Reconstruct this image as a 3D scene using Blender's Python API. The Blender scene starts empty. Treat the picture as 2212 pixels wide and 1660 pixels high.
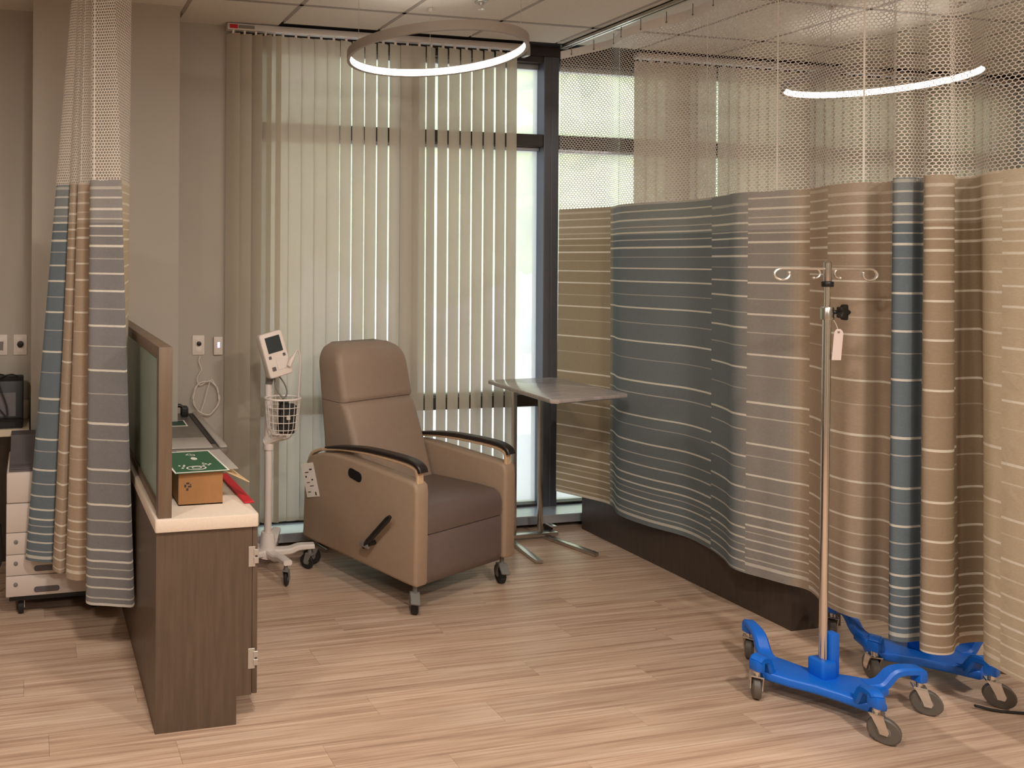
import bpy, bmesh, math, random
from mathutils import Vector, Matrix, Euler
random.seed(7)
PI = math.pi
S = bpy.context.scene
COL = S.collection

# ------------------------------------------------------------------ camera
cam_d = bpy.data.cameras.new('camera')
cam = bpy.data.objects.new('camera', cam_d)
COL.objects.link(cam)
cam.location = (0, 0, 1.70)
cam.rotation_mode = 'XYZ'
cam.rotation_euler = (Matrix.Rotation(-0.20016, 3, 'Z') @ Matrix.Rotation(PI/2, 3, 'X') @ Matrix.Rotation(0.00616, 3, 'Z')).to_euler()
cam_d.sensor_fit = 'HORIZONTAL'
cam_d.sensor_width = 36.0
cam_d.lens = 36.0*1597.6/2212
cam_d.shift_x = (1106-392.5)/2212
cam_d.shift_y = (562.6-830)/2212
cam_d.clip_start = 0.05
S.camera = cam

# ------------------------------------------------------------------ exposure, world, big lights
S.view_settings.view_transform = 'Standard'
S.view_settings.look = 'None'
S.view_settings.gamma = 1.0
S.view_settings.exposure = 0.45
S.view_settings.use_curve_mapping = False
S.cycles.use_denoising = True
S.cycles.max_bounces = 8
S.cycles.diffuse_bounces = 4
S.cycles.transparent_max_bounces = 24
S.cycles.sample_clamp_indirect = 4.0
S.cycles.caustics_reflective = False
S.cycles.caustics_refractive = False

W = bpy.data.worlds.new('sky')
S.world = W
W.use_nodes = True
wn = W.node_tree
wbg = wn.nodes['Background']
wtc = wn.nodes.new('ShaderNodeTexCoord')
wsep = wn.nodes.new('ShaderNodeSeparateXYZ')
wramp = wn.nodes.new('ShaderNodeValToRGB')
wramp.color_ramp.elements[0].position = 0.0
wramp.color_ramp.elements[0].color = (0.84, 0.90, 1.0, 1)
wramp.color_ramp.elements[1].position = 0.7
wramp.color_ramp.elements[1].color = (0.70, 0.81, 1.0, 1)
wn.links.new(wtc.outputs['Generated'], wsep.inputs[0])
wn.links.new(wsep.outputs['Z'], wramp.inputs[0])
wn.links.new(wramp.outputs[0], wbg.inputs['Color'])
wbg.inputs['Strength'].default_value = 1.5

def area(name, loc, size, power, color, shape='DISK', rot=(0, 0, 0), size_y=None):
    d = bpy.data.lights.new(name, 'AREA')
    d.shape = shape
    d.size = size
    if size_y: d.size_y = size_y
    d.energy = power
    d.color = color
    o = bpy.data.objects.new(name, d)
    o.location = loc
    o.rotation_euler = rot
    COL.objects.link(o)
    return o
WARM = (1.0, 0.91, 0.81)
sun_d = bpy.data.lights.new('sun', 'SUN'); sun_d.energy = 3.7; sun_d.angle = 0.02; sun_d.color = (1.0, 0.96, 0.88)
sun = bpy.data.objects.new('sun', sun_d); sun.rotation_euler = (math.radians(42), 0, math.radians(18)); COL.objects.link(sun)
# the ceiling lamps of the rest of the ward, behind and beside the camera
area('ceiling_lamp', (0.55, 0.95, 3.05), 0.3, 42, WARM)
area('ceiling_lamp', (-1.25, 1.2, 3.05), 0.3, 26, WARM)
area('ceiling_lamp', (2.35, 0.2, 3.05), 0.3, 46, WARM)
area('ceiling_lamp', (4.7, 0.6, 3.05), 0.3, 36, WARM)
area('ceiling_lamp', (0.5, -1.6, 3.05), 0.3, 46, WARM)
RING_STRENGTH = 9.0

# ------------------------------------------------------------------ materials
def lin(c):
    return tuple(((v/255)/12.92 if v/255 <= 0.04045 else ((v/255+0.055)/1.055)**2.4) for v in c)
MATS = {}
def mat(name, col, rough=0.6, metal=0.0, noise=0.0, scale=20, bump=0.0, bscale=200, spec=0.5, stretch=(1, 1, 1), coat=0.0):
    if name in MATS: return MATS[name]
    m = bpy.data.materials.new(name); m.use_nodes = True
    t = m.node_tree; b = t.nodes['Principled BSDF']
    b.inputs['Base Color'].default_value = (*col, 1)
    b.inputs['Roughness'].default_value = rough
    b.inputs['Metallic'].default_value = metal
    b.inputs['Specular IOR Level'].default_value = spec
    b.inputs['Coat Weight'].default_value = coat
    tc = t.nodes.new('ShaderNodeTexCoord')
    mp = t.nodes.new('ShaderNodeMapping'); mp.inputs['Scale'].default_value = stretch
    t.links.new(tc.outputs['Object'], mp.inputs[0])
    if noise > 0:
        n = t.nodes.new('ShaderNodeTexNoise'); n.inputs['Scale'].default_value = scale; n.inputs['Detail'].default_value = 4
        t.links.new(mp.outputs[0], n.inputs['Vector'])
        r = t.nodes.new('ShaderNodeMapRange')
        r.inputs[1].default_value = 0.3; r.inputs[2].default_value = 0.7
        r.inputs[3].default_value = 1-noise; r.inputs[4].default_value = 1+noise
        t.links.new(n.outputs['Fac'], r.inputs[0])
        mx = t.nodes.new('ShaderNodeVectorMath'); mx.operation = 'SCALE'
        mx.inputs[0].default_value = col
        t.links.new(r.outputs[0], mx.inputs['Scale'])
        t.links.new(mx.outputs[0], b.inputs['Base Color'])
    if bump > 0:
        n2 = t.nodes.new('ShaderNodeTexNoise'); n2.inputs['Scale'].default_value = bscale
        t.links.new(tc.outputs['Object'], n2.inputs['Vector'])
        bp = t.nodes.new('ShaderNodeBump'); bp.inputs['Strength'].default_value = bump; bp.inputs['Distance'].default_value = 0.002
        t.links.new(n2.outputs['Fac'], bp.inputs['Height'])
        t.links.new(bp.outputs[0], b.inputs['Normal'])
    MATS[name] = m
    return m
def emat(name, col, strength):
    m = bpy.data.materials.new(name); m.use_nodes = True
    b = m.node_tree.nodes['Principled BSDF']
    b.inputs['Base Color'].default_value = (0.8, 0.8, 0.8, 1)
    b.inputs['Emission Color'].default_value = (*col, 1)
    b.inputs['Emission Strength'].default_value = strength
    MATS[name] = m
    return m

M_wall = mat('wall paint', lin((174, 167, 156)), 0.75, noise=0.02, scale=3, bump=0.08, bscale=350)
M_tile = mat('ceiling tile', lin((206, 200, 188)), 0.9, noise=0.03, scale=60, bump=0.25, bscale=260)
M_grid = mat('ceiling grid', lin((150, 142, 134)), 0.6)
M_dark = mat('painted gap shade', lin((26, 24, 24)), 0.8)  # near-black that stands in for the shade inside gaps
M_frame = mat('window frame metal', lin((92, 94, 102)), 0.38, 0.35, noise=0.04, scale=8)
M_frame2 = mat('dark window bar', lin((62, 56, 54)), 0.45, 0.2)
M_sill = mat('sill metal', lin((190, 196, 204)), 0.25, 0.6)
M_wood = mat('walnut laminate', lin((88, 72, 59)), 0.42, noise=0.16, scale=9, stretch=(6, 6, 0.5), bump=0.03)
M_woodf = mat('panel frame laminate', lin((104, 86, 70)), 0.42, noise=0.14, scale=9, stretch=(6, 6, 0.5))
M_woodd = mat('dark walnut laminate', lin((68, 57, 50)), 0.36, noise=0.14, scale=9, stretch=(6, 6, 0.5))
M_top = mat('solid surface worktop', lin((216, 200, 184)), 0.38, noise=0.04, scale=120)
M_steel = mat('hinge steel', lin((190, 186, 180)), 0.35, 0.7)
M_chrome = mat('chrome', lin((225, 220, 215)), 0.14, 1.0)
M_brush = mat('brushed steel', lin((200, 196, 190)), 0.28, 1.0)
M_blackp = mat('black plastic', lin((22, 21, 21)), 0.45)
M_blackr = mat('black rubber', lin((30, 29, 29)), 0.7)
M_whitep = mat('white plastic', lin((226, 214, 206)), 0.4)
M_whitem = mat('white enamel', lin((226, 216, 210)), 0.32)
M_greyp = mat('grey plastic', lin((120, 118, 114)), 0.45)
M_screen = mat('dark screen', lin((62, 68, 70)), 0.12)
M_vinyl = mat('taupe vinyl', lin((150, 130, 114)), 0.55, noise=0.03, scale=30, bump=0.12, bscale=420)
M_vinyl2 = mat('tan side vinyl', lin((158, 136, 116)), 0.55, noise=0.03, scale=30, bump=0.12, bscale=420)
M_vinyl3 = mat('grey brown seat vinyl', lin((104, 89, 85)), 0.42, noise=0.03, scale=30, bump=0.10, bscale=420)
M_maple = mat('pale maple', lin((204, 174, 142)), 0.4, noise=0.08, scale=14, stretch=(1, 6, 1))
M_pad = mat('black arm pad', lin((40, 33, 32)), 0.38)
M_blue = mat('blue painted metal', lin((16, 108, 218)), 0.38, noise=0.03, scale=30)
M_card = mat('kraft cardboard', lin((150, 106, 64)), 0.8, noise=0.05, scale=40)
M_green = mat('green card', lin((44, 92, 64)), 0.5)
M_paper = mat('white paper', lin((232, 224, 216)), 0.7)
M_pink = mat('pale pink card tag', lin((222, 206, 202)), 0.7)
M_red = mat('red folder', lin((184, 22, 38)), 0.45)
M_clear = mat('clear sleeve grey', lin((176, 168, 160)), 0.25)
M_env = mat('manila envelope', lin((206, 172, 130)), 0.7)
M_ink = mat('dark print', lin((52, 46, 46)), 0.7)
M_tray = mat('grey moulded plastic', lin((112, 104, 98)), 0.4, noise=0.03)
M_prn = mat('printer white plastic', lin((206, 194, 186)), 0.5)
M_prng = mat('printer dark grey plastic', lin((92, 86, 88)), 0.5)
M_desk = mat('pale desk laminate', lin((206, 190, 168)), 0.45, noise=0.06, scale=12, stretch=(1, 8, 8))
M_plate = mat('wall plate plastic', lin((216, 206, 196)), 0.4)
M_cable = mat('white cable', lin((214, 204, 194)), 0.5)
M_rail = mat('white rail aluminium', lin((206, 200, 194)), 0.35, 0.2)
M_ringo = mat('taupe ring housing', lin((156, 147, 138)), 0.5)
M_net = mat('white net yarn', lin((226, 216, 206)), 0.75)
M_head = mat('white header tape', lin((228, 222, 214)), 0.8)
M_ring = emat('lit ring diffuser', (1.0, 0.95, 0.88), RING_STRENGTH)
M_night = emat('violet night light', (0.45, 0.30, 1.0), 3.0)

# floor planks: print only, each plank a mesh of its own
def floor_mat():
    m = bpy.data.materials.new('vinyl wood plank'); m.use_nodes = True
    t = m.node_tree; b = t.nodes['Principled BSDF']
    tc = t.nodes.new('ShaderNodeTexCoord'); oi = t.nodes.new('ShaderNodeObjectInfo')
    ad = t.nodes.new('ShaderNodeVectorMath'); ad.operation = 'MULTIPLY_ADD'
    cx = t.nodes.new('ShaderNodeCombineXYZ')
    for i in range(3): t.links.new(oi.outputs['Random'], cx.inputs[i])
    t.links.new(cx.outputs[0], ad.inputs[0]); ad.inputs[1].default_value = (37, 91, 13)
    t.links.new(tc.outputs['Object'], ad.inputs[2])
    def streak(sx, sy, det, lo, hi):
        mp = t.nodes.new('ShaderNodeMapping'); mp.inputs['Scale'].default_value = (sx, sy, 1)
        t.links.new(ad.outputs[0], mp.inputs[0])
        n = t.nodes.new('ShaderNodeTexNoise'); n.inputs['Scale'].default_value = 1; n.inputs['Detail'].default_value = det
        n.inputs['Roughness'].default_value = 0.62
        t.links.new(mp.outputs[0], n.inputs['Vector'])
        r = t.nodes.new('ShaderNodeMapRange'); r.inputs[1].default_value = lo; r.inputs[2].default_value = hi
        t.links.new(n.outputs['Fac'], r.inputs[0])
        return r.outputs[0]
    s1 = streak(0.9, 40, 4, 0.34, 0.66)
    s2 = streak(2.2, 120, 3, 0.35, 0.65)
    mix = t.nodes.new('ShaderNodeMath'); mix.operation = 'MULTIPLY_ADD'
    t.links.new(s2, mix.inputs[0]); mix.inputs[1].default_value = 0.40
    m7 = t.nodes.new('ShaderNodeMath'); m7.operation = 'MULTIPLY'; m7.inputs[1].default_value = 0.60
    t.links.new(s1, m7.inputs[0]); t.links.new(m7.outputs[0], mix.inputs[2])
    rp = t.nodes.new('ShaderNodeValToRGB')
    e = rp.color_ramp.elements
    e[0].position = 0.05; e[0].color = (*lin((156, 127, 107)), 1)
    e[1].position = 0.95; e[1].color = (*lin((212, 187, 166)), 1)
    k = e.new(0.35); k.color = (*lin((182, 152, 130)), 1)
    k = e.new(0.6); k.color = (*lin((196, 168, 146)), 1)
    t.links.new(mix.outputs[0], rp.inputs[0])
    mr = t.nodes.new('ShaderNodeMapRange'); mr.inputs[3].default_value = 0.93; mr.inputs[4].default_value = 1.06
    t.links.new(oi.outputs['Random'], mr.inputs[0])
    sc = t.nodes.new('ShaderNodeVectorMath'); sc.operation = 'SCALE'
    t.links.new(rp.outputs[0], sc.inputs[0]); t.links.new(mr.outputs[0], sc.inputs['Scale'])
    t.links.new(sc.outputs[0], b.inputs['Base Color'])
    b.inputs['Roughness'].default_value = 0.36
    b.inputs['Specular IOR Level'].default_value = 0.45
    return m
M_plank = floor_mat()
M_under = mat('floor joint', lin((120, 94, 76)), 0.7)

def translucent_mat(name, col, trans, clear, attr=None, weave=0.0, rough=0.8):
    m = bpy.data.materials.new(name); m.use_nodes = True
    t = m.node_tree; t.nodes.clear()
    out = t.nodes.new('ShaderNodeOutputMaterial')
    d = t.nodes.new('ShaderNodeBsdfDiffuse'); tr = t.nodes.new('ShaderNodeBsdfTranslucent'); tp = t.nodes.new('ShaderNodeBsdfTransparent')
    m1 = t.nodes.new('ShaderNodeMixShader'); m2 = t.nodes.new('ShaderNodeMixShader')
    m1.inputs[0].default_value = trans; m2.inputs[0].default_value = clear
    t.links.new(d.outputs[0], m1.inputs[1]); t.links.new(tr.outputs[0], m1.inputs[2])
    t.links.new(m1.outputs[0], m2.inputs[1]); t.links.new(tp.outputs[0], m2.inputs[2])
    t.links.new(m2.outputs[0], out.inputs[0])
    if attr:
        tcb = t.nodes.new('ShaderNodeTexCoord'); nb = t.nodes.new('ShaderNodeTexNoise'); nb.inputs['Scale'].default_value = 7; nb.inputs['Detail'].default_value = 5
        nb.inputs['Distortion'].default_value = 0.6
        t.links.new(tcb.outputs['Object'], nb.inputs['Vector'])
        bp = t.nodes.new('ShaderNodeBump'); bp.inputs['Strength'].default_value = 0.35; bp.inputs['Distance'].default_value = 0.02
        t.links.new(nb.outputs['Fac'], bp.inputs['Height']); t.links.new(bp.outputs[0], d.inputs['Normal'])
        a = t.nodes.new('ShaderNodeVertexColor'); a.layer_name = attr
        src = a.outputs[0]
        if weave:
            tc = t.nodes.new('ShaderNodeTexCoord'); mp = t.nodes.new('ShaderNodeMapping'); mp.inputs['Scale'].default_value = (90, 90, 700)
            t.links.new(tc.outputs['Object'], mp.inputs[0])
            n = t.nodes.new('ShaderNodeTexNoise'); n.inputs['Scale'].default_value = 1; t.links.new(mp.outputs[0], n.inputs['Vector'])
            r = t.nodes.new('ShaderNodeMapRange'); r.inputs[1].default_value = .25; r.inputs[2].default_value = .75
            r.inputs[3].default_value = 1-weave; r.inputs[4].default_value = 1+weave
            t.links.new(n.outputs['Fac'], r.inputs[0])
            s = t.nodes.new('ShaderNodeVectorMath'); s.operation = 'SCALE'
            t.links.new(src, s.inputs[0]); t.links.new(r.outputs[0], s.inputs['Scale']); src = s.outputs[0]
        t.links.new(src, d.inputs[0]); t.links.new(src, tr.inputs[0])
    else:
        d.inputs[0].default_value = (*col, 1); tr.inputs[0].default_value = (*col, 1)
    MATS[name] = m
    return m
M_vane = translucent_mat('blind vane fabric', lin((214, 206, 190)), 0.38, 0.24)
M_cloth = translucent_mat('striped curtain cloth', None, 0.16, 0.0, attr='dye_and_light', weave=0.10)
M_pane = translucent_mat('hazy window glass', (0.97, 0.97, 0.96), 0.92, 0.50)
def glass_panel_mat():
    m = bpy.data.materials.new('frosted divider glass'); m.use_nodes = True
    b = m.node_tree.nodes['Principled BSDF']
    b.inputs['Base Color'].default_value = (*lin((176, 196, 184)), 1)
    b.inputs['Roughness'].default_value = 0.32
    b.inputs['Transmission Weight'].default_value = 0.35
    return m
M_frost = glass_panel_mat()

# ------------------------------------------------------------------ mesh helpers
def bm_box(bm, lo, hi, bev=0.0, seg=2, mtx=None):
    c = [(a+b)/2 for a, b in zip(lo, hi)]; s = [abs(b-a) for a, b in zip(lo, hi)]
    r = bmesh.ops.create_cube(bm, size=1.0)
    vs = r['verts']
    bmesh.ops.scale(bm, vec=s, verts=vs)
    if bev > 0:
        es = list({e for v in vs for e in v.link_edges})
        rr = bmesh.ops.bevel(bm, geom=es, offset=min(bev, min(s)*0.49), segments=seg, profile=0.5, affect='EDGES')
        vs = list({v for f in rr['faces'] for v in f.verts} | {v for v in vs if v.is_valid})
    bmesh.ops.translate(bm, vec=c, verts=vs)
    if mtx is not None: bmesh.ops.transform(bm, matrix=mtx, verts=vs)
    return vs
def frame_along(p, q, up):
    t = (q-p).normalized()
    a = t.cross(up)
    if a.length < 1e-4: a = t.cross(Vector((1, 0, 0)))
    a.normalize()
    return t, a, a.cross(t)
def bm_tube(bm, pts, r, seg=10, closed=False, cap=True):
    pts = [Vector(p) for p in pts]; n = len(pts)
    rr = r if isinstance(r, (list, tuple)) else [r]*n
    rings = []; prev = None
    for i, p in enumerate(pts):
        if closed: t = pts[(i+1) % n]-pts[i-1]
        else: t = pts[min(i+1, n-1)]-pts[max(i-1, 0)]
        t.normalize()
        if prev is None:
            up = Vector((0, 0, 1)) if abs(t.z) < 0.9 else Vector((1, 0, 0))
            a = t.cross(up).normalized()
        else:
            a = prev-t*prev.dot(t); a.normalize()
        prev = a; b = t.cross(a)
        rings.append([bm.verts.new(p+(a*math.cos(2*PI*k/seg)+b*math.sin(2*PI*k/seg))*rr[i]) for k in range(seg)])
    m = n if closed else n-1
    for i in range(m):
        A = rings[i]; B = rings[(i+1) % n]
        for k in range(seg):
            bm.faces.new((A[k], A[(k+1) % seg], B[(k+1) % seg], B[k]))
    if cap and not closed:
        bm.faces.new(rings[0][::-1]); bm.faces.new(rings[-1])
def bm_lathe(bm, prof, seg=24, mtx=None):
    new = []
    rings = []
    for r, z in prof:
        ring = [bm.verts.new((max(r, 1e-5)*math.cos(2*PI*k/seg), max(r, 1e-5)*math.sin(2*PI*k/seg), z)) for k in range(seg)]
        rings.append(ring); new += ring
    for A, B in zip(rings, rings[1:]):
        for k in range(seg): bm.faces.new((A[k], A[(k+1) % seg], B[(k+1) % seg], B[k]))
    bm.faces.new(rings[0][::-1]); bm.faces.new(rings[-1])
    if mtx is not None: bmesh.ops.transform(bm, matrix=mtx, verts=new)
def bm_prism(bm, poly, h0, h1, axis='z', bev=0.0, seg=2, mtx=None):
    """extrude a 2-D polygon; axis z: (x,y) polygon; axis x: (y,z) polygon; axis y: (x,z) polygon"""
    def P(u, v, h):
        return (u, v, h) if axis == 'z' else ((h, u, v) if axis == 'x' else (u, h, v))
    a = [bm.verts.new(P(u, v, h0)) for u, v in poly]; b = [bm.verts.new(P(u, v, h1)) for u, v in poly]
    n = len(poly); fs = [bm.faces.new(a), bm.faces.new(b)]
    side = [bm.faces.new((a[i], a[(i+1) % n], b[(i+1) % n], b[i])) for i in range(n)]
    bmesh.ops.recalc_face_normals(bm, faces=fs+side)
    vs = a+b
    if bev > 0:
        es = [e for f in fs for e in f.edges]
        rr = bmesh.ops.bevel(bm, geom=es, offset=bev, segments=seg, profile=0.5, affect='EDGES')
        vs = list({v for f in rr['faces'] for v in f.verts} | {v for v in vs if v.is_valid})
    if mtx is not None: bmesh.ops.transform(bm, matrix=mtx, verts=vs)
def bm_bar(bm, pts, wid, hei):
    """sweep a chamfered bar with horizontal width wid[i] and height hei[i] along pts"""
    pts = [Vector(p) for p in pts]; n = len(pts); rings = []
    for i, p in enumerate(pts):
        t = pts[min(i+1, n-1)]-pts[max(i-1, 0)]; t.normalize()
        a = t.cross(Vector((0, 0, 1)))
        if a.length < 0.2: a = prev
        a.normalize(); prev = a; b = a.cross(t)
        w, h = wid[i]/2, hei[i]/2; c = min(w, h)*0.45
        sec = [(w, h-c), (w-c, h), (-w+c, h), (-w, h-c), (-w, -h+c), (-w+c, -h), (w-c, -h), (w, -h+c)]
        rings.append([bm.verts.new(p+a*u+b*v) for u, v in sec])
    for A, B in zip(rings, rings[1:]):
        for k in range(8): bm.faces.new((A[k], A[(k+1) % 8], B[(k+1) % 8], B[k]))
    bm.faces.new(rings[0][::-1]); bm.faces.new(rings[-1])
def smooth_path(pts, n):
    """Catmull-Rom through pts, n samples per span"""
    P = [Vector(p) for p in pts]; out = []
    for i in range(len(P)-1):
        p0 = P[i-1] if i > 0 else P[0]*2-P[1]
        p1, p2 = P[i], P[i+1]
        p3 = P[i+2] if i+2 < len(P) else P[-1]*2-P[-2]
        for k in range(n):
            t = k/n
            out.append(0.5*((2*p1)+(p2-p0)*t+(2*p0-5*p1+4*p2-p3)*t*t+(3*p1-p0-3*p2+p3)*t**3))
    out.append(P[-1].copy())
    return out
def arc(c, r, a0, a1, n, plane='xz'):
    out = []
    for i in range(n+1):
        a = a0+(a1-a0)*i/n
        u, v = r*math.cos(a), r*math.sin(a)
        out.append({'xz': (c[0]+u, c[1], c[2]+v), 'xy': (c[0]+u, c[1]+v, c[2]), 'yz': (c[0], c[1]+u, c[2]+v)}[plane])
    return out
def rrect(x0, y0, x1, y1, r, n=4):
    out = []
    for cx, cy, a in ((x1-r, y1-r, 0), (x0+r, y1-r, PI/2), (x0+r, y0+r, PI), (x1-r, y0+r, 1.5*PI)):
        for i in range(n+1):
            t = a+PI/2*i/n
            out.append((cx+r*math.cos(t), cy+r*math.sin(t)))
    return out
def obj(name, bm, m, parent=None, smooth=True, angle=35, kind=None, label=None):
    me = bpy.data.meshes.new(name)
    bmesh.ops.recalc_face_normals(bm, faces=bm.faces)
    if smooth:
        for f in bm.faces: f.smooth = True
        lim = math.radians(angle)
        for e in bm.edges:
            if len(e.link_faces) == 2 and e.calc_face_angle(0) > lim: e.smooth = False
    bm.to_mesh(me); bm.free()
    for mm in (m if isinstance(m, (list, tuple)) else [m]): me.materials.append(mm)
    o = bpy.data.objects.new(name, me); COL.objects.link(o)
    if parent: o.parent = parent
    if kind: o['kind'] = kind
    if label: o['label'] = label
    return o
def tag(o, label, cat, group=None):
    o['label'] = label; o['category'] = cat
    if group: o['group'] = group
    return o
def thing(name, label, cat, loc=(0, 0, 0), rotz=0.0, group=None):
    o = bpy.data.objects.new(name, None); COL.objects.link(o)
    o.empty_display_size = 0.1
    o.location = loc; o.rotation_euler = (0, 0, rotz)
    return tag(o, label, cat, group)
def struct(name, bm, m, parent=None):
    o = obj(name, bm, m, parent, smooth=False)
    if not parent: o['kind'] = 'structure'
    return o
def box(name, lo, hi, m, parent=None, bev=0.0, seg=2, **k):
    bm = bmesh.new(); bm_box(bm, lo, hi, bev, seg)
    return obj(name, bm, m, parent, **k)
def tube(name, pts, r, m, parent=None, seg=10, closed=False, **k):
    bm = bmesh.new(); bm_tube(bm, pts, r, seg, closed)
    return obj(name, bm, m, parent, **k)
def dup(root, loc, rotz, label, group=None):
    r = root.copy(); COL.objects.link(r); r.location = loc; r.rotation_euler = (0, 0, rotz); r['label'] = label
    for ch in list(root.children):
        c = ch.copy(); COL.objects.link(c); c.parent = r
        for g in list(ch.children):
            d = g.copy(); COL.objects.link(d); d.parent = c
    return r

# ================================================================== STRUCTURE
CEIL = 3.111
YW = 4.30
# --- floor and its planks
XL, XR, YB = -2.6, 7.4, -3.0
bm = bmesh.new(); bm_box(bm, (XL, YB, -0.12), (XR, YW+0.1, -0.006)); floor = struct('floor', bm, M_under)
PW, PL = 0.1235, 1.22
pm = bpy.data.meshes.new('plank')
bm = bmesh.new(); bm_prism(bm, [(0.0004, 0.0004), (PL-0.0004, 0.0004), (PL-0.0004, PW-0.0004), (0.0004, PW-0.0004)], -0.006, 0.0)
bmesh.ops.recalc_face_normals(bm, faces=bm.faces); bm.to_mesh(pm); bm.free(); pm.materials.append(M_plank)
rest = bmesh.new()
row = 0; y = 1.72
def plank(x0, x1, y0):
    if abs((x1-x0)-PL) < 1e-6:
        o = bpy.data.objects.new('plank', pm)
        o.location = (x0, y0, 0)
    else:
        bmp = bmesh.new(); bm_prism(bmp, [(0.0004, 0.0004), (x1-x0-0.0004, 0.0004), (x1-x0-0.0004, PW-0.0004), (0.0004, PW-0.0004)], -0.006, 0.0)
        me = bpy.data.meshes.new('plank'); bmesh.ops.recalc_face_normals(bmp, faces=bmp.faces); bmp.to_mesh(me); bmp.free(); me.materials.append(M_plank)
        o = bpy.data.objects.new('plank', me); o.location = (x0, y0, 0)
    COL.objects.link(o); o.parent = floor
y = 1.70
offs = [0.0, 0.43, 0.86, 0.2, 0.64, 1.05, 0.33, 0.77]
while y < YW-0.01:
    x = -1.6-offs[row % 8]
    while x < 5.2:
        plank(x, x+PL, y); x += PL
    bm_box(rest, (x, y+0.0004, -0.006), (XR, y+PW-0.0004, 0.0))
    bm_box(rest, (XL, y+0.0004, -0.006), (-1.6-offs[row % 8], y+PW-0.0004, 0.0)) if -1.6-offs[row % 8] > XL else None
    y += PW; row += 1
y = 1.70-PW
while y > YB:
    x = XL
    k = random.random()*PL
    x1 = XL+k
    while x < XR:
        bm_box(rest, (x+0.0004, y+0.0004, -0.006), (min(x1, XR)-0.0004, y+PW-0.0004, 0.0)); x = x1; x1 += PL
    y -= PW
o = obj('plank_field', rest, M_plank, floor, smooth=False); o['kind'] = 'stuff'

# --- ceiling: slab, T-grid and lay-in tiles
bm = bmesh.new(); bm_box(bm, (XL, YB, CEIL+0.012), (XR, YW+0.1, CEIL+0.2)); ceiling = struct('ceiling', bm, M_grid)
tm = bpy.data.meshes.new('ceiling_tile')
TP = 0.6165
bm = bmesh.new(); bm_prism(bm, [(0.009, 0.009), (TP-0.009, 0.009), (TP-0.009, TP-0.009), (0.009, TP-0.009)], CEIL+0.002, CEIL+0.013)
bmesh.ops.recalc_face_normals(bm, faces=bm.faces); bm.to_mesh(tm); bm.free(); tm.materials.append(M_tile)
TX0, TY0 = 2.067-TP*7, 3.868-TP*11
for i in range(16):
    for j in range(11):
        x, y = TX0+i*TP, TY0+j*TP
        if x+TP > XR+0.3 or x < XL-0.2: continue
        if y < -1.0 and j % 1: continue
        o = bpy.data.objects.new('ceiling_tile', tm); o.location = (x, y, 0); COL.objects.link(o); o.parent = ceiling
bm = bmesh.new()
for i in range(17): bm_box(bm, (TX0+i*TP-0.012, TY0, CEIL), (TX0+i*TP+0.012, 4.14, CEIL+0.010))
for j in range(12): bm_box(bm, (XL, TY0+j*TP-0.012, CEIL), (XR, TY0+j*TP+0.012, CEIL+0.010))
o = obj('ceiling_grid', bm, M_grid, ceiling, smooth=False)
# cut border tiles towards the window wall
for i in range(16):
    x0 = TX0+i*TP+0.009; x1 = TX0+(i+1)*TP-0.009
    if x1 > XR+0.2: continue
    bm = bmesh.new(); bm_box(bm, (x0, 3.877, CEIL+0.002), (x1, 4.19 if x0 > 1.0 else 4.30, CEIL+0.013))
    obj('ceiling_tile', bm, M_tile, ceiling, smooth=False)
bm = bmesh.new(); bm_box(bm, (1.13, 4.19, CEIL+0.008), (XR, 4.30, CEIL+0.02)); obj('gap_shade_strip', bm, M_dark, ceiling, smooth=False)  # solid dark strip, the shade of the gap put into its colour

# --- walls
bm = bmesh.new(); bm_box(bm, (XL, YW, 0), (1.20, YW+0.15, CEIL+0.05)); struct('wall_back', bm, M_wall)
bm = bmesh.new(); bm_box(bm, (0.0, 4.03, 0), (0.80, YW+0.02, CEIL+0.01)); struct('wall_pillar', bm, M_wall)
bm = bmesh.new(); bm_box(bm, (XL-0.15, YB, 0), (XL, YW+0.1, CEIL+0.1)); struct('wall_left', bm, M_wall)
bm = bmesh.new(); bm_box(bm, (XR, YB, 0), (XR+0.15, YW+0.1, CEIL+0.1)); struct('wall_right', bm, M_wall)
bm = bmesh.new(); bm_box(bm, (XL, YB-0.15, 0), (XR, YB, CEIL+0.1)); struct('wall_front', bm, M_wall)
bm = bmesh.new(); bm_box(bm, (0.80, YW-0.012, 0), (1.18, YW+0.01, 0.10), 0.003); struct('baseboard_back', bm, M_woodd)

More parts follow.
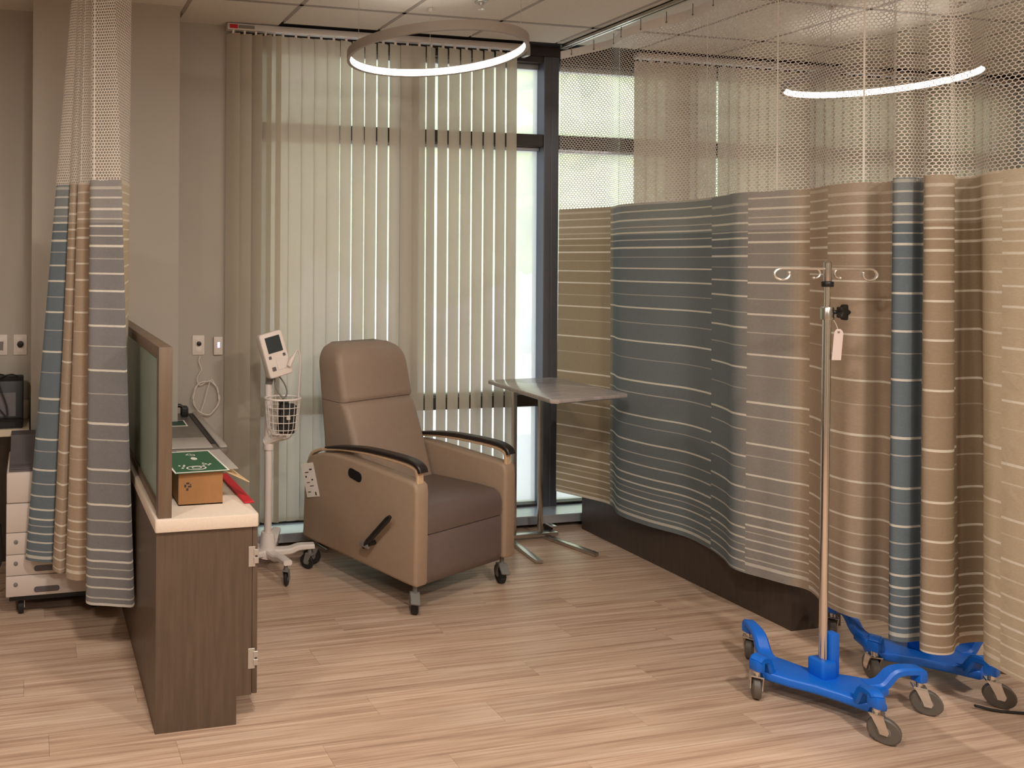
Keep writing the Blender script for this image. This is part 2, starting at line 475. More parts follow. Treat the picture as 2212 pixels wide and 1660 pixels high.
# --- the window wall: six bays, each with frame, bars and three hazy panes
bays = [(1.30, 2.35), (2.35, 3.36), (3.36, 4.39), (4.39, 5.41), (5.41, 6.43), (6.43, 7.40)]
MW = 0.055
for i, (a, b) in enumerate(bays):
    bm = bmesh.new()
    for xm, w in ((a, MW), (b, MW)):
        lo = xm if xm == a else xm-w
        bm_box(bm, (lo, 4.30, 0.05), (lo+w, 4.42, 3.06), 0.004, 1)
    if i == 0: bm_box(bm, (1.18, 4.30, 0.05), (1.30, 4.42, 3.06), 0.004, 1)
    win = struct('window_%d' % (i+1), bm, M_frame)
    x0, x1 = a+MW, b-MW
    def bar(nm, z0, z1, y0=4.31, y1=4.41, m=M_frame2):
        bb = bmesh.new(); bm_box(bb, (x0, y0, z0), (x1, y1, z1), 0.003, 1); return obj(nm, bb, m, win, smooth=False)
    bar('transom', 2.465, 2.545); bar('transom', 0.752, 0.832)
    bar('transom_trim', 2.44, 2.465, 4.35, 4.41, M_sill); bar('transom_trim', 0.832, 0.850, 4.35, 4.41, M_sill)
    bar('head', 3.02, 3.06); bar('head_trim', 2.985, 3.02, 4.36, 4.41, M_sill)
    bar('sill_bar', 0.05, 0.105, 4.32, 4.41)
    for z0, z1 in ((0.105, 0.752), (0.85, 2.44), (2.545, 2.985)):
        bb = bmesh.new(); bm_box(bb, (x0, 4.372, z0), (x1, 4.376, z1))
        obj('pane', bb, M_pane, win, smooth=False)
bm = bmesh.new(); bm_box(bm, (1.20, 4.15, 0.035), (XR, 4.42, 0.09), 0.004, 1); struct('trim_1', bm, M_sill)
bm = bmesh.new(); bm_box(bm, (1.20, 4.24, 0.0), (XR, 4.42, 0.035)); struct('trim_2', bm, M_dark)  # black block, shade of the recess under the sill put into colour
bm = bmesh.new(); bm_box(bm, (1.20, 4.30, 3.06), (XR, 4.42, CEIL+0.2)); struct('trim_3', bm, M_frame2)

# --- outside: paved terrace and trees, far enough to show through the hazy panes
M_conc = mat('pale paving', lin((222, 214, 222)), 0.9, noise=0.05, scale=1.2)
M_leaf = mat('leaves', lin((200, 214, 142)), 0.8, noise=0.35, scale=1.5)
M_bark = mat('bark', lin((96, 78, 62)), 0.9)
bm = bmesh.new(); bm_box(bm, (-12, 4.44, -0.4), (40, 40, -0.25)); struct('ground', bm, M_conc)
rnd = random.Random(12)
bm = bmesh.new()
for k in range(150):
    x_ = 0.0+k*0.2+rnd.uniform(-.3, .3); zz = 1.2+7.5*rnd.random()
    q = bmesh.ops.create_icosphere(bm, subdivisions=2, radius=0.8+0.7*rnd.random())
    for v in q['verts']: v.co = v.co*(0.85+0.3*rnd.random())+Vector((x_, 12.5+1.6*rnd.random(), zz))
    if k % 6 == 0: bm_tube(bm, [(x_, 13.2, -0.25), (x_, 13.2, 4.0)], 0.14, 7)
o = obj('treeline', bm, M_leaf, smooth=False); o['kind'] = 'stuff'; tag(o, 'green trees beyond the terrace, blurred behind the hazy window glass', 'trees')

# ================================================================== VERTICAL BLINDS
def blind(name, label, x0, x1, vanes, sticker=False):
    t = thing(name, label, 'blind', (x0, 4.245, 0.0))
    bm = bmesh.new(); bm_box(bm, (0, -0.022, 3.068), (x1-x0, 0.022, 3.106), 0.004)
    obj('head_rail', bm, M_rail, t)
    bm = bmesh.new()
    for x, ang in vanes: bm_box(bm, (x-x0-0.006, -0.006, 3.048), (x-x0+0.006, 0.006, 3.068))
    o = obj('carrier_clips', bm, M_whitep, t); o['kind'] = 'stuff'
    if sticker:
        box('label_sticker', (0.012, -0.0235, 3.074), (0.062, -0.0222, 3.098), M_red, t, label='red maker sticker')
        box('label_sticker', (0.066, -0.0235, 3.076), (0.165, -0.0222, 3.096), M_greyp, t, label='grey printed sticker')
        box('end_bracket', (x1-x0-0.005, -0.03, 3.03), (x1-x0+0.02, 0.03, 3.108), M_steel, t, 0.003)
    vm = bpy.data.meshes.new('slat')
    bm = bmesh.new()
    W_, n = 0.089, 4
    cols = []
    for i in range(n+1):
        u = -W_/2+W_*i/n; bow = 0.004*(1-(2*u/W_)**2)
        cols.append([[bm.verts.new((u, -bow+d, z)) for z in (0.13, 0.2, 1.6, 3.0, 3.05)] for d in (0.0, 0.0008)])
    for i in range(n):
        for d in (0, 1):
            for k in range(4):
                f = bm.faces.new((cols[i][d][k], cols[i+1][d][k], cols[i+1][d][k+1], cols[i][d][k+1])); f.smooth = True
    bm.to_mesh(vm); bm.free(); vm.materials.append(M_vane)
    for x, ang in vanes:
        o = bpy.data.objects.new('slat', vm); o.location = (x-x0, 0, 0); o.rotation_euler = (0, 0, math.radians(ang))
        COL.objects.link(o); o.parent = t
    return t
V = [(1.165, -38), (1.235, -20), (1.305, -44), (1.365, -50), (1.42, -30)]
rnd = random.Random(5)
x = 1.475; k = 0
while x < 3.09:
    if k < 5: a = 4+rnd.uniform(-2, 3)
    elif abs(x-2.33) < 0.05: a = 2
    elif abs(x-2.46) < 0.045: a = 26
    else: a = 16+rnd.uniform(-3, 3.5)
    V.append((x, a)); x += 0.0815; k += 1
blind('vertical_blind', 'half open fabric vertical blind behind the recliner with a red sticker on its head rail', 1.125, 3.115, V, True)
V = []
x = 3.99; k = 0
while x < 7.33:
    V.append((x, 8 if k == 7 else -6+rnd.uniform(-3, 3))); x += 0.0815 if k != 7 else 0.100; k += 1
blind('vertical_blind', 'closed fabric vertical blind seen through the net top of the long cubicle curtain', 3.95, 7.38, V)

# ================================================================== CUBICLE CURTAINS
STRIPES = [(.985, .010, .55), (.962, .006, .8), (.935, .008, .9), (.912, .005, .6), (.895, .007, .9), (.872, .005, .65), (.848, .008, .95),
           (.818, .004, .35), (.783, .006, .9), (.742, .007, .95), (.700, .004, .4), (.660, .007, .95), (.612, .004, .45), (.555, .007, 1.0),
           (.500, .004, .35), (.430, .008, 1.0), (.392, .005, .55), (.322, .007, .95), (.290, .004, .4), (.240, .007, 1.0), (.203, .005, .55),
           (.170, .006, .75), (.134, .007, .95), (.108, .007, .95), (.090, .004, .5), (.070, .006, .85), (.046, .006, .85), (.022, .005, .6), (.006, .012, .75)]
def curtain(name, label, bottom, top, ztop_net, spans, blocks, stripe_off, seams, rail_z, hooks):
    """bottom/top: plan key points (x,y,z) along the cloth at the hem and at the rail; the cloth is ruled between them"""
    t = thing(name, label, 'curtain', (bottom[0][0], bottom[0][1], 0))
    ox = Vector((bottom[0][0], bottom[0][1], 0))
    B = smooth_path(bottom, spans); T = smooth_path([(x, y, 0) for x, y in top], spans)
    n = len(B)
    Lc = [0.0]
    for i in range(1, n): Lc.append(Lc[-1]+(Vector((B[i].x, B[i].y, 0))-Vector((B[i-1].x, B[i-1].y, 0))).length)
    ZT = 2.04
    def at(i, f, z):
        """i index, f fraction to the next sample"""
        j = min(i+1, n-1)
        b = B[i].lerp(B[j], f); tt = T[i].lerp(T[j], f)
        w = (z-0.235)/(rail_z-0.235)
        return Vector((b.x*(1-w)+tt.x*w, b.y*(1-w)+tt.y*w, z))-ox
    # fabric
    zfr = set()
    for off in set(stripe_off):
        for p, wd, st in STRIPES:
            for q in (p+off-wd/2*0.7, p+off+wd/2*0.7):
                if 0 < q < 1: zfr.add(round(q, 4))
    zfr |= {0.0, 1.0}
    zfr = sorted(zfr)
    verts, faces, cols = [], [], []
    for i in range(n):
        hem = B[i].z
        for q in zfr:
            verts.append(at(i, 0, hem+(ZT-hem)*q))
    R = len(zfr)
    def dye_and_light(s):
        for k in range(len(blocks)-1):
            if s <= blocks[k+1][0]:
                u = (s-blocks[k][0])/max(1e-6, blocks[k+1][0]-blocks[k][0]); u = max(0, min(1, u))
                return [a*(1-u)+b*u for a, b in zip(blocks[k][1], blocks[k+1][1])]
        return blocks[-1][1]
    for i in range(n-1):
        key = int(i/spans)
        off = stripe_off[min(key, len(stripe_off)-1)]
        base = dye_and_light((i+0.5)/spans)
        lt = lin((236, 230, 216))
        for r in range(R-1):
            q = (zfr[r]+zfr[r+1])/2; st = 0
            for p, wd, s_ in STRIPES:
                if abs(q-(p+off)) < wd/2*0.7: st = max(st, s_)
            st *= 0.8
            if q > 0.9: st = max(st, 0.12)
            faces.append((i*R+r, (i+1)*R+r, (i+1)*R+r+1, i*R+r+1))
            cols.append([a*(1-st)+b*st for a, b in zip(base, lt)])
    me = bpy.data.meshes.new('fabric'); me.from_pydata(verts, [], faces)
    ca = me.color_attributes.new('dye_and_light', 'FLOAT_COLOR', 'CORNER')
    flat = []
    for c in cols: flat += [c[0], c[1], c[2], 1.0]*4
    ca.data.foreach_set('color', flat)
    for p in me.polygons: p.use_smooth = True
    me.materials.append(M_cloth)
    o = bpy.data.objects.new('fabric', me); COL.objects.link(o); o.parent = t
    # net top: hexagonal mesh of real yarn ribbons following the folds
    total = Lc[-1]
    def loc(s):
        s = max(0, min(total-1e-6, s))
        lo, hi = 0, n-1
        while hi-lo > 1:
            m = (lo+hi)//2
            if Lc[m] <= s: lo = m
            else: hi = m
        return lo, (s-Lc[lo])/max(1e-9, Lc[lo+1]-Lc[lo])
    hw, pitch, th = 0.0098, 0.0122, 0.0036
    cnt = int(total/hw)
    idx = [loc(k*hw) for k in range(cnt+1)]
    verts, faces = [], []
    z = ZT; j = 0
    while z < ztop_net-0.01:
        base = len(verts)
        for k in range(cnt+1):
            dz = 0.0023 if (k+j) % 2 else -0.0023
            for e in (-th/2, th/2): verts.append(at(idx[k][0], idx[k][1], z+dz+e))
        for k in range(cnt): faces.append((base+2*k, base+2*k+2, base+2*k+3, base+2*k+1))
        for k in range((j+1) % 2, cnt+1, 2):
            kk = k
            i0, f0 = loc(kk*hw-th/2); i1, f1 = loc(kk*hw+th/2)
            b2 = len(verts)
            if (kk+j) % 2:
                za, zb_ = z+0.0023, z+pitch-0.0023
                verts += [at(i0, f0, za), at(i1, f1, za), at(i1, f1, zb_), at(i0, f0, zb_)]
                faces.append((b2, b2+1, b2+2, b2+3))
        z += pitch; j += 1
    me = bpy.data.meshes.new('net'); me.from_pydata(verts, [], faces); me.materials.append(M_net)
    for p in me.polygons: p.use_smooth = True
    o = bpy.data.objects.new('net', me); COL.objects.link(o); o.parent = t; o['kind'] = 'stuff'
    # header tape, seams, hooks
    def strip(nm, i0, i1, z0, z1, m, proud=0.0):
        vs, fs = [], []
        rows = [z0+(z1-z0)*r/3 for r in range(4)]
        for i in range(i0, i1+1):
            for zz in rows: vs.append(at(i, 0, zz))
        for i in range(i1-i0):
            for r in range(3): fs.append((i*4+r, i*4+4+r, i*4+5+r, i*4+1+r))
        me = bpy.data.meshes.new(nm); me.from_pydata(vs, [], fs); me.materials.append(m)
        for p in me.polygons: p.use_smooth = True
        o = bpy.data.objects.new(nm, me); COL.objects.link(o); o.parent = t
        return o
    strip('header_band', 0, n-1, ztop_net-0.05, ztop_net, M_head)
    for sx in seams:
        i, f = loc(sx*total); w = 0.0035
        vs = []
        for k in range(9):
            zz = ZT+(ztop_net-ZT)*k/8
            for e in (-w, w):
                a, b = loc(sx*total+e); vs.append(at(a, b, zz)+Vector((0, 0, 0)))
        fs = [(2*k, 2*k+1, 2*k+3, 2*k+2) for k in range(8)]
        me = bpy.data.meshes.new('net_seam'); me.from_pydata(vs, [], fs); me.materials.append(M_head)
        o = bpy.data.objects.new('net_seam', me); COL.objects.link(o); o.parent = t
    for h in range(hooks):
        i, f = loc(total*(h+0.5)/hooks)
        p = at(i, f, ztop_net-0.03)
        bm = bmesh.new(); bm_tube(bm, [p, p+Vector((0, 0, 0.02)), p+Vector((0, 0, rail_z-ztop_net+0.03-0.006))], 0.0022, 6)
        bmesh.ops.create_icosphere(bm, subdivisions=1, radius=0.006, matrix=Matrix.Translation(p+Vector((0, 0, -0.004))))
        obj('hook', bm, M_greyp, t)
    return t

TAN = lin((166, 148, 128)); BACKLIT_TAN = lin((160, 146, 122)); SLATE = lin((118, 126, 129)); SLATE2 = lin((124, 132, 136)); GREY = lin((150, 145, 139))  # olive is the tan with window backlight put into it
BLUE = lin((110, 121, 129)); SAND = lin((172, 153, 134)); CREAM = lin((196, 181, 156)); RECESS_TAN = lin((152, 134, 112))  # dark tan has the shade of the deep fold put into it
RZ = 3.085
rb = [(3.30, 4.165), (3.38, 4.02), (3.44, 3.87), (3.352, 3.70), (3.372, 3.52), (3.44, 3.345), (3.415, 3.17), (3.365, 3.05), (3.313, 2.965),
      (3.318, 2.90), (3.352, 2.834), (3.385, 2.765), (3.425, 2.69), (3.352, 2.565), (3.338, 2.475), (3.372, 2.43), (3.432, 2.405), (3.405, 2.345), (3.300, 2.288), (3.322, 2.252),
      (3.405, 2.245), (3.318, 2.196), (3.333, 2.158), (3.405, 2.150), (3.52, 2.20), (3.60, 2.16), (3.435, 2.075), (3.398, 2.005), (3.380, 1.93), (3.37, 1.82), (3.40, 1.70), (3.37, 1.58)]
rb3 = [(x, y, 0.235 if i < 25 else 0.252) for i, (x, y) in enumerate(rb)]
rt = [(3.375+(x-3.375)*0.8, y) for x, y in rb]
rt[24] = (3.44, 2.20); rt[25] = (3.47, 2.16)
blocks = [(0, BACKLIT_TAN), (2.0, BACKLIT_TAN), (2.2, SLATE), (6, SLATE), (8, SLATE2), (9.2, GREY), (11.0, GREY), (11.6, SAND), (16.5, SAND), (17, BLUE), (20.2, BLUE), (20.6, TAN), (23.5, RECESS_TAN), (25.5, RECESS_TAN), (26, CREAM), (32, CREAM)]
soff = [0.0]*2+[.012]*4+[-.016]*3+[.02]*3+[.004]*1+[-.01]*4+[.008]*4+[-.006]*3+[.014]*3+[-.014]*6
curtain('cubicle_curtain', 'long striped tan and slate cubicle curtain hanging from the ceiling track beside the overbed table', rb3, rt, 3.055, 6, blocks, soff,
        [0.14, 0.30, 0.43, 0.55, 0.74, 0.9], RZ, 24)
# ceiling track of the long curtain
t = thing('curtain_track', 'silver aluminium curtain track on the ceiling running out from the window wall', 'curtain track', (3.375, 4.20, 0))
bm = bmesh.new()
bm_box(bm, (-0.024, -2.75, 3.090), (-0.016, 0, CEIL-0.0005)); bm_box(bm, (0.016, -2.75, 3.090), (0.024, 0, CEIL-0.0005)); bm_box(bm, (-0.024, -2.75, CEIL-0.006), (0.024, 0, CEIL-0.0005))
bm_box(bm, (-0.016, -2.75, 3.090), (-0.006, 0, 3.094)); bm_box(bm, (0.006, -2.75, 3.090), (0.016, 0, 3.094))
obj('rail', bm, M_chrome if False else M_brush, t, smooth=False)
box('end_cap', (-0.026, 0, 3.086), (0.026, 0.012, CEIL-0.0005), M_steel, t)

# left, bunched curtain
lb = [(-0.025, 3.53, .30), (-0.005, 3.505, .30), (0.055, 3.475, .30), (0.100, 3.47, .30), (0.112, 3.50, .30), (0.100, 3.42, .29), (0.130, 3.375, .285), (0.163, 3.39, .285),
      (0.158, 3.335, .28), (0.205, 3.295, .28), (0.262, 3.30, .28), (0.275, 3.33, .28), (0.238, 3.20, .245), (0.245, 3.145, .24), (0.315, 3.125, .237), (0.385, 3.105, .235), (0.428, 3.10, .235), (0.436, 3.125, .26), (0.425, 3.30, .30), (0.43, 3.40, .33)]
lt_ = [(0.185, 3.38), (0.19, 3.37), (0.20, 3.36), (0.208, 3.36), (0.21, 3.37), (0.208, 3.34), (0.218, 3.32), (0.228, 3.325),
       (0.226, 3.30), (0.238, 3.28), (0.25, 3.28), (0.255, 3.29), (0.246, 3.20), (0.250, 3.17), (0.285, 3.155), (0.315, 3.14), (0.333, 3.135), (0.338, 3.15), (0.425, 3.27), (0.432, 3.34)]
lblocks = [(0, BLUE), (4.0, BLUE), (4.6, SAND), (8, SAND), (11.5, lin((184, 158, 132))), (12.2, lin((134, 131, 130))), (16.5, lin((124, 122, 124))), (17, CREAM), (20, CREAM)]
loff = [0.006]*4+[-.012]*4+[.014]*4+[-.004]*5+[.01]*3
curtain('cubicle_curtain', 'short gathered striped cubicle curtain bunched in front of the printer and pillar', lb, lt_, 3.055, 7, lblocks, loff, [0.35, 0.62], RZ, 8)
t = thing('curtain_track', 'silver aluminium curtain track on the ceiling above the gathered curtain', 'curtain track', (0.29, 3.42, 0))
bm = bmesh.new()
bm_box(bm, (-0.13, -2.3, 3.090), (-0.122, 0, CEIL-0.0005)); bm_box(bm, (0.122, -2.3, 3.090), (0.13, 0, CEIL-0.0005)); bm_box(bm, (-0.13, -2.3, CEIL-0.006), (0.13, 0, CEIL-0.0005))
obj('rail', bm, M_brush, t, smooth=False)

# ================================================================== RING PENDANTS
def ring_pendant(loc, label, rot):
    R, h, w = 0.43, 0.044, 0.016
    t = thing('ring_pendant_lamp', label, 'lamp', loc, rot, 'ring pendant lamps')
    seg = 96
    def rev(prof, nm, m):
        bm = bmesh.new(); rings = []
        for k in range(seg):
            a = 2*PI*k/seg
            rings.append([bm.verts.new((r*math.cos(a), r*math.sin(a), z)) for r, z in prof])
        q = len(prof)
        for k in range(seg):
            A, B = rings[k], rings[(k+1) % seg]
            for i in range(q): bm.faces.new((A[i], A[(i+1) % q], B[(i+1) % q], B[i]))
        return obj(nm, bm, m, t)
    rev([(R, -h/2), (R, h/2), (R-w, h/2), (R-w, h/2-0.004), (R-0.006, h/2-0.004), (R-0.006, -h/2+0.004), (R-w, -h/2+0.004), (R-w, -h/2)], 'housing', M_ringo)
    rev([(R-0.007, -h/2+0.0045), (R-0.007, h/2-0.0045), (R-w+0.001, h/2-0.0045), (R-w-0.001, 0), (R-w+0.001, -h/2+0.0045)], 'diffuser', M_ring)
    for k in range(3):
        a = 0.5+2*PI*k/3
        tube('cable', [((R-0.01)*math.cos(a), (R-0.01)*math.sin(a), h/2-0.002), ((R-0.01)*math.cos(a), (R-0.01)*math.sin(a), CEIL-loc[2]-0.004)], 0.0012, M_steel, t, 6)
        bm = bmesh.new(); bm_lathe(bm, [(0.002, CEIL-loc[2]-0.022), (0.012, CEIL-loc[2]-0.018), (0.014, CEIL-loc[2]-0.0005)], 12, Matrix.Translation(((R-0.01)*math.cos(a), (R-0.01)*math.sin(a), 0)))
        obj('ceiling_cup', bm, M_rail, t)
    return t
r1 = ring_pendant((1.975, 3.385, 2.755), 'glowing ring pendant lamp hanging above the recliner', 0.6)
dup(r1, (4.70, 3.33, 2.755), 0.7, 'glowing ring pendant lamp beyond the net of the long cubicle curtain')

# sprinkler heads
def sprinkler(x, y, label):
    t = thing('sprinkler_head', label, 'sprinkler', (x, y, CEIL), 0.4, 'sprinkler heads')
    bm = bmesh.new(); bm_lathe(bm, [(0.034, 0.0), (0.032, -0.005), (0.015, -0.009), (0.012, -0.02), (0.004, -0.022)], 18); obj('escutcheon', bm, M_steel, t)
    bm = bmesh.new(); bm_lathe(bm, [(0.004, -0.022), (0.004, -0.038), (0.017, -0.040), (0.017, -0.043), (0.003, -0.044)], 14); obj('deflector', bm, M_chrome, t)
sprinkler(2.376, 3.60, 'small sprinkler head on the ceiling above the lit ring over the recliner')
sprinkler(4.895, 3.086, 'small sprinkler head on the ceiling beyond the net curtain top')

# ================================================================== LOW CABINETS, WORKTOP, DIVIDER PANEL
def cabinet(name, label, x0, w, y0, y1, m, doors=True):
    t = thing(name, label, 'cabinet', (x0, y0, 0))
    L = y1-y0
    bm = bmesh.new()
    bm_prism(bm, [(0, 0), (w-0.057, 0), (w-0.057, 0.104), (w, 0.104), (w, 0.724), (0, 0.724)], 0, L, 'y')
    obj('body', bm, m, t, smooth=False)
    if doors:
        n = 2; q = L/n
        for k in range(n):
            d = box('door', (w+0.002, 0.002+k*q, 0.106), (w+0.022, (k+1)*q-0.003, 0.720), m, t, 0.0015)
            tube('door_handle', [(w+0.022, k*q+q-0.06, 0.60), (w+0.045, k*q+q-0.06, 0.60), (w+0.045, k*q+q-0.06, 0.48), (w+0.022, k*q+q-0.06, 0.48)], 0.005, M_brush, d, 8)
        for z in (0.20, 0.575):
            bm = bmesh.new()
            bm_box(bm, (w-0.014, -0.0025, z), (w+0.012, 0.0, z+0.075), 0.001, 1)
            bm_box(bm, (w+0.006, -0.005, z+0.012), (w+0.024, 0.004, z+0.034), 0.001, 1)
            bm_box(bm, (w+0.006, -0.005, z+0.042), (w+0.024, 0.004, z+0.064), 0.001, 1)
            obj('hinge', bm, M_steel, t)
    return t
cabinet('low_cabinet', 'low walnut laminate cabinet under the pale worktop with steel hinges', 0.443, 0.358, 2.612, 4.02, M_wood)
cabinet('low_cabinet', 'dark low walnut cabinet behind the hem of the long cubicle curtain', 3.455, 0.34, 2.79, 4.12, M_woodd)
bm = bmesh.new(); bm_prism(bm, rrect(0.437, 2.600, 0.823, 4.02, 0.008), 0.7245, 0.772, 'z', 0.004)
bm_box(bm, (0.802, 4.02, 0.7245), (0.823, 4.29, 0.772), 0.002, 1)
tag(obj('worktop', bm, M_top), 'cream solid surface worktop on the low walnut cabinet', 'worktop')
bm = bmesh.new(); bm_box(bm, (3.449, 2.785, 0.7245), (3.83, 4.12, 0.772), 0.004)
tag(obj('worktop', bm, M_top), 'pale worktop on the dark cabinet hidden behind the long curtain', 'worktop')
t = thing('divider_panel', 'wood framed frosted glass divider panel standing on the worktop', 'divider', (0.449, 2.612, 0.7725))
PLN = 1.40
box('post', (0, 0, 0), (0.050, 0.045, 0.615), M_woodf, t, 0.001)
box('post', (0, PLN-0.045, 0), (0.050, PLN, 0.615), M_woodf, t, 0.001)
box('top_rail', (0, 0.0455, 0.570), (0.050, PLN-0.0455, 0.615), M_woodf, t, 0.001)
box('bottom_rail', (0.006, 0.0455, 0), (0.044, PLN-0.0455, 0.03), M_woodf, t, 0.001)
box('glass', (0.018, 0.0455, 0.03), (0.030, PLN-0.0455, 0.570), M_frost, t, smooth=False)

# things on the worktop
t = thing('cardboard_box', 'small brown cardboard box on the worktop beside the divider panel', 'box', (0.548, 2.735, 0.7725))
bm = bmesh.new()
bm_box(bm, (0, 0, 0), (0.172, 0.25, 0.004)); bm_box(bm, (0, 0, 0), (0.004, 0.25, 0.122)); bm_box(bm, (0.168, 0, 0), (0.172, 0.25, 0.122))
bm_box(bm, (0.004, 0, 0), (0.168, 0.004, 0.122)); bm_box(bm, (0.004, 0.246, 0), (0.168, 0.25, 0.122)); obj('carton', bm, M_card, t, smooth=False)
bm = bmesh.new(); bm_box(bm, (0, 0.0, 0.1222), (0.172, 0.124, 0.1245)); bm_box(bm, (0, 0.126, 0.1222), (0.172, 0.25, 0.1245)); obj('flap', bm, M_card, t, smooth=False)
bm = bmesh.new(); bm_prism(bm, [(0, 0.02), (0.0, 0.24), (0.05, 0.22), (0.115, 0.0)], 0, 0.003, 'z', mtx=Matrix.Translation((0.1725, 0, 0.1215)) @ Matrix.Rotation(0.42, 4, 'Y')); obj('flap', bm, M_env, t, smooth=False, label='open side flap of the box')
bm = bmesh.new()
for (x, z, w, h) in ((0.030, 0.080, 0.012, 0.007), (0.022, 0.069, 0.008, 0.010), (0.036, 0.068, 0.014, 0.006), (0.030, 0.056, 0.008, 0.009), (0.044, 0.076, 0.005, 0.005)):
    bm_box(bm, (x, -0.0006, z), (x+w, -0.0001, z+h))
obj('printed_mark', bm, M_ink, t, smooth=False)
# green card on the box
t = thing('green_card', 'green printed card with white border lying on top of the cardboard box', 'card', (0.530, 2.715, 0.8986), 0.04)
bm = bmesh.new(); bm_box(bm, (0, 0, 0), (0.215, 0.30, 0.003)); obj('card', bm, M_green, t, smooth=False)
bm = bmesh.new()
for lo, hi in (((0, 0), (0.215, 0.008)), ((0, 0.292), (0.215, 0.30)), ((0, 0.008), (0.007, 0.292)), ((0.208, 0.008), (0.215, 0.292))): bm_box(bm, (*lo, 0.003), (*hi, 0.0036))
obj('white_border', bm, M_paper, t, smooth=False)
bm = bmesh.new()
def flat_ring(bm, cx, cy, rx, ry, w, n=28):
    A = [bm.verts.new((cx+rx*math.cos(2*PI*k/n), cy+ry*math.sin(2*PI*k/n), 0.0036)) for k in range(n)]
    B = [bm.verts.new((cx+(rx-w)*math.cos(2*PI*k/n), cy+(ry-w)*math.sin(2*PI*k/n), 0.0036)) for k in range(n)]
    for k in range(n): bm.faces.new((A[k], A[(k+1) % n], B[(k+1) % n], B[k]))
def flat_disc(bm, cx, cy, rx, ry, n=14):
    bm.faces.new([bm.verts.new((cx+rx*math.cos(2*PI*k/n), cy+ry*math.sin(2*PI*k/n), 0.0036)) for k in range(n)])
flat_ring(bm, 0.098, 0.055, 0.040, 0.028, 0.006); flat_ring(bm, 0.100, 0.058, 0.020, 0.016, 0.005)
flat_disc(bm, 0.122, 0.185, 0.013, 0.020)
for cx, cy in ((0.045, 0.062), (0.054, 0.080), (0.040, 0.095), (0.060, 0.098), (0.135, 0.085), (0.148, 0.100), (0.140, 0.112), (0.155, 0.085), (0.165, 0.098)): flat_disc(bm, cx, cy, 0.005, 0.007, 10)
flat_ring(bm, 0.118, 0.250, 0.010, 0.012, 0.004); flat_ring(bm, 0.130, 0.238, 0.010, 0.012, 0.004); flat_disc(bm, 0.106, 0.246, 0.004, 0.006)
obj('printed_picture', bm, M_paper, t, smooth=False)
bm = bmesh.new(); bm_box(bm, (0.600, 2.752, 0.8973), (0.787, 3.045, 0.8983))
tag(obj('plastic_sleeve', bm, M_clear, smooth=False), 'grey translucent plastic sleeve sticking out from under the green card', 'sleeve')
bm = bmesh.new(); bm_box(bm, (0, 0, 0), (0.040, 0.38, 0.007), 0.002, 1, mtx=Matrix.Translation((0.800, 2.715, 0.7728)) @ Matrix.Rotation(0.012, 4, 'Z'))
tag(obj('red_folder', bm, M_red, smooth=False), 'thin red folder overhanging the right edge of the worktop', 'folder')
# grey equipment tray with black handle
t = thing('equipment_case', 'flat grey moulded case with black handle lying at the back of the worktop', 'case', (0.53, 3.43, 0.7725), -0.05)
bm = bmesh.new(); bm_prism(bm, rrect(0, 0, 0.40, 0.84, 0.03), 0, 0.030, 'z', 0.006)
obj('shell', bm, M_tray, t)
bm = bmesh.new()
bm_prism(bm, rrect(0.355, 0.02, 0.395, 0.82, 0.01), 0.030, 0.040, 'z', 0.003); obj('light_rim', bm, M_clear, t)
box('dark_groove', (0.330, 0.10, 0.030), (0.350, 0.80, 0.034), M_blackp, t)
box('lower_lid', (0.02, 0.02, 0.030), (0.325, 0.22, 0.036), M_clear, t, 0.003)
d = box('label_plate', (0.14, 0.50, 0.030), (0.28, 0.64, 0.0315), M_paper, t)
box('picture', (0.148, 0.508, 0.0315), (0.272, 0.632, 0.032), mat('dark green print', lin((30, 70, 52)), 0.5), d)
bm = bmesh.new(); bm_tube(bm, [(0.10, 0.76, 0.03), (0.10, 0.76, 0.075), (0.125, 0.76, 0.09), (0.275, 0.76, 0.09), (0.30, 0.76, 0.075), (0.30, 0.76, 0.03)], 0.011, 8); bm_box(bm, (0.28, 0.73, 0.030), (0.32, 0.79, 0.085), 0.006)
obj('handle', bm, M_blackp, t)

# ================================================================== WALL FITTINGS
def outlet(x, z, label, yy=YW):
    t = thing('wall_outlet', label, 'outlet', (x, yy, z), 0, 'wall outlets')
    bm = bmesh.new(); bm_prism(bm, rrect(-0.037, -0.058, 0.037, 0.058, 0.005), -0.006, 0, 'y', 0.002); obj('cover_plate', bm, M_plate, t)
    box('socket_face', (-0.018, -0.008, 0.008), (0.018, -0.006, 0.040), M_whitep, t, 0.001)
    box('socket_face', (-0.018, -0.008, -0.040), (0.018, -0.006, -0.008), M_whitep, t, 0.001)
    return t
o = outlet(0.976, 1.195, 'white outlet plate above the hanging cable coil, black plug in it')
bm = bmesh.new(); bm_lathe(bm, [(0.013, 0), (0.013, 0.012), (0.010, 0.014)], 16, Matrix.Translation((0.002, -0.008, 0.010)) @ Matrix.Rotation(PI/2, 4, 'X')); obj('plug', bm, M_blackp, o)
o = outlet(-0.06, 1.215, 'white outlet plate with a round black plug above the desk, nearer the pillar', YW)
bm = bmesh.new(); bm_lathe(bm, [(0.018, 0), (0.018, 0.014), (0.014, 0.016)], 18, Matrix.Translation((0.0, -0.008, 0.004)) @ Matrix.Rotation(PI/2, 4, 'X')); obj('plug', bm, M_blackp, o)
o = outlet(-0.168, 1.215, 'outlet plate with a grey data jack above the desk beyond the round black plug')
box('data_jack', (-0.014, -0.010, -0.03), (0.014, -0.008, 0.02), M_greyp, o)
t = thing('night_light', 'small white wall plate with a violet glowing night light beside the blind', 'night light', (1.095, YW, 1.19))
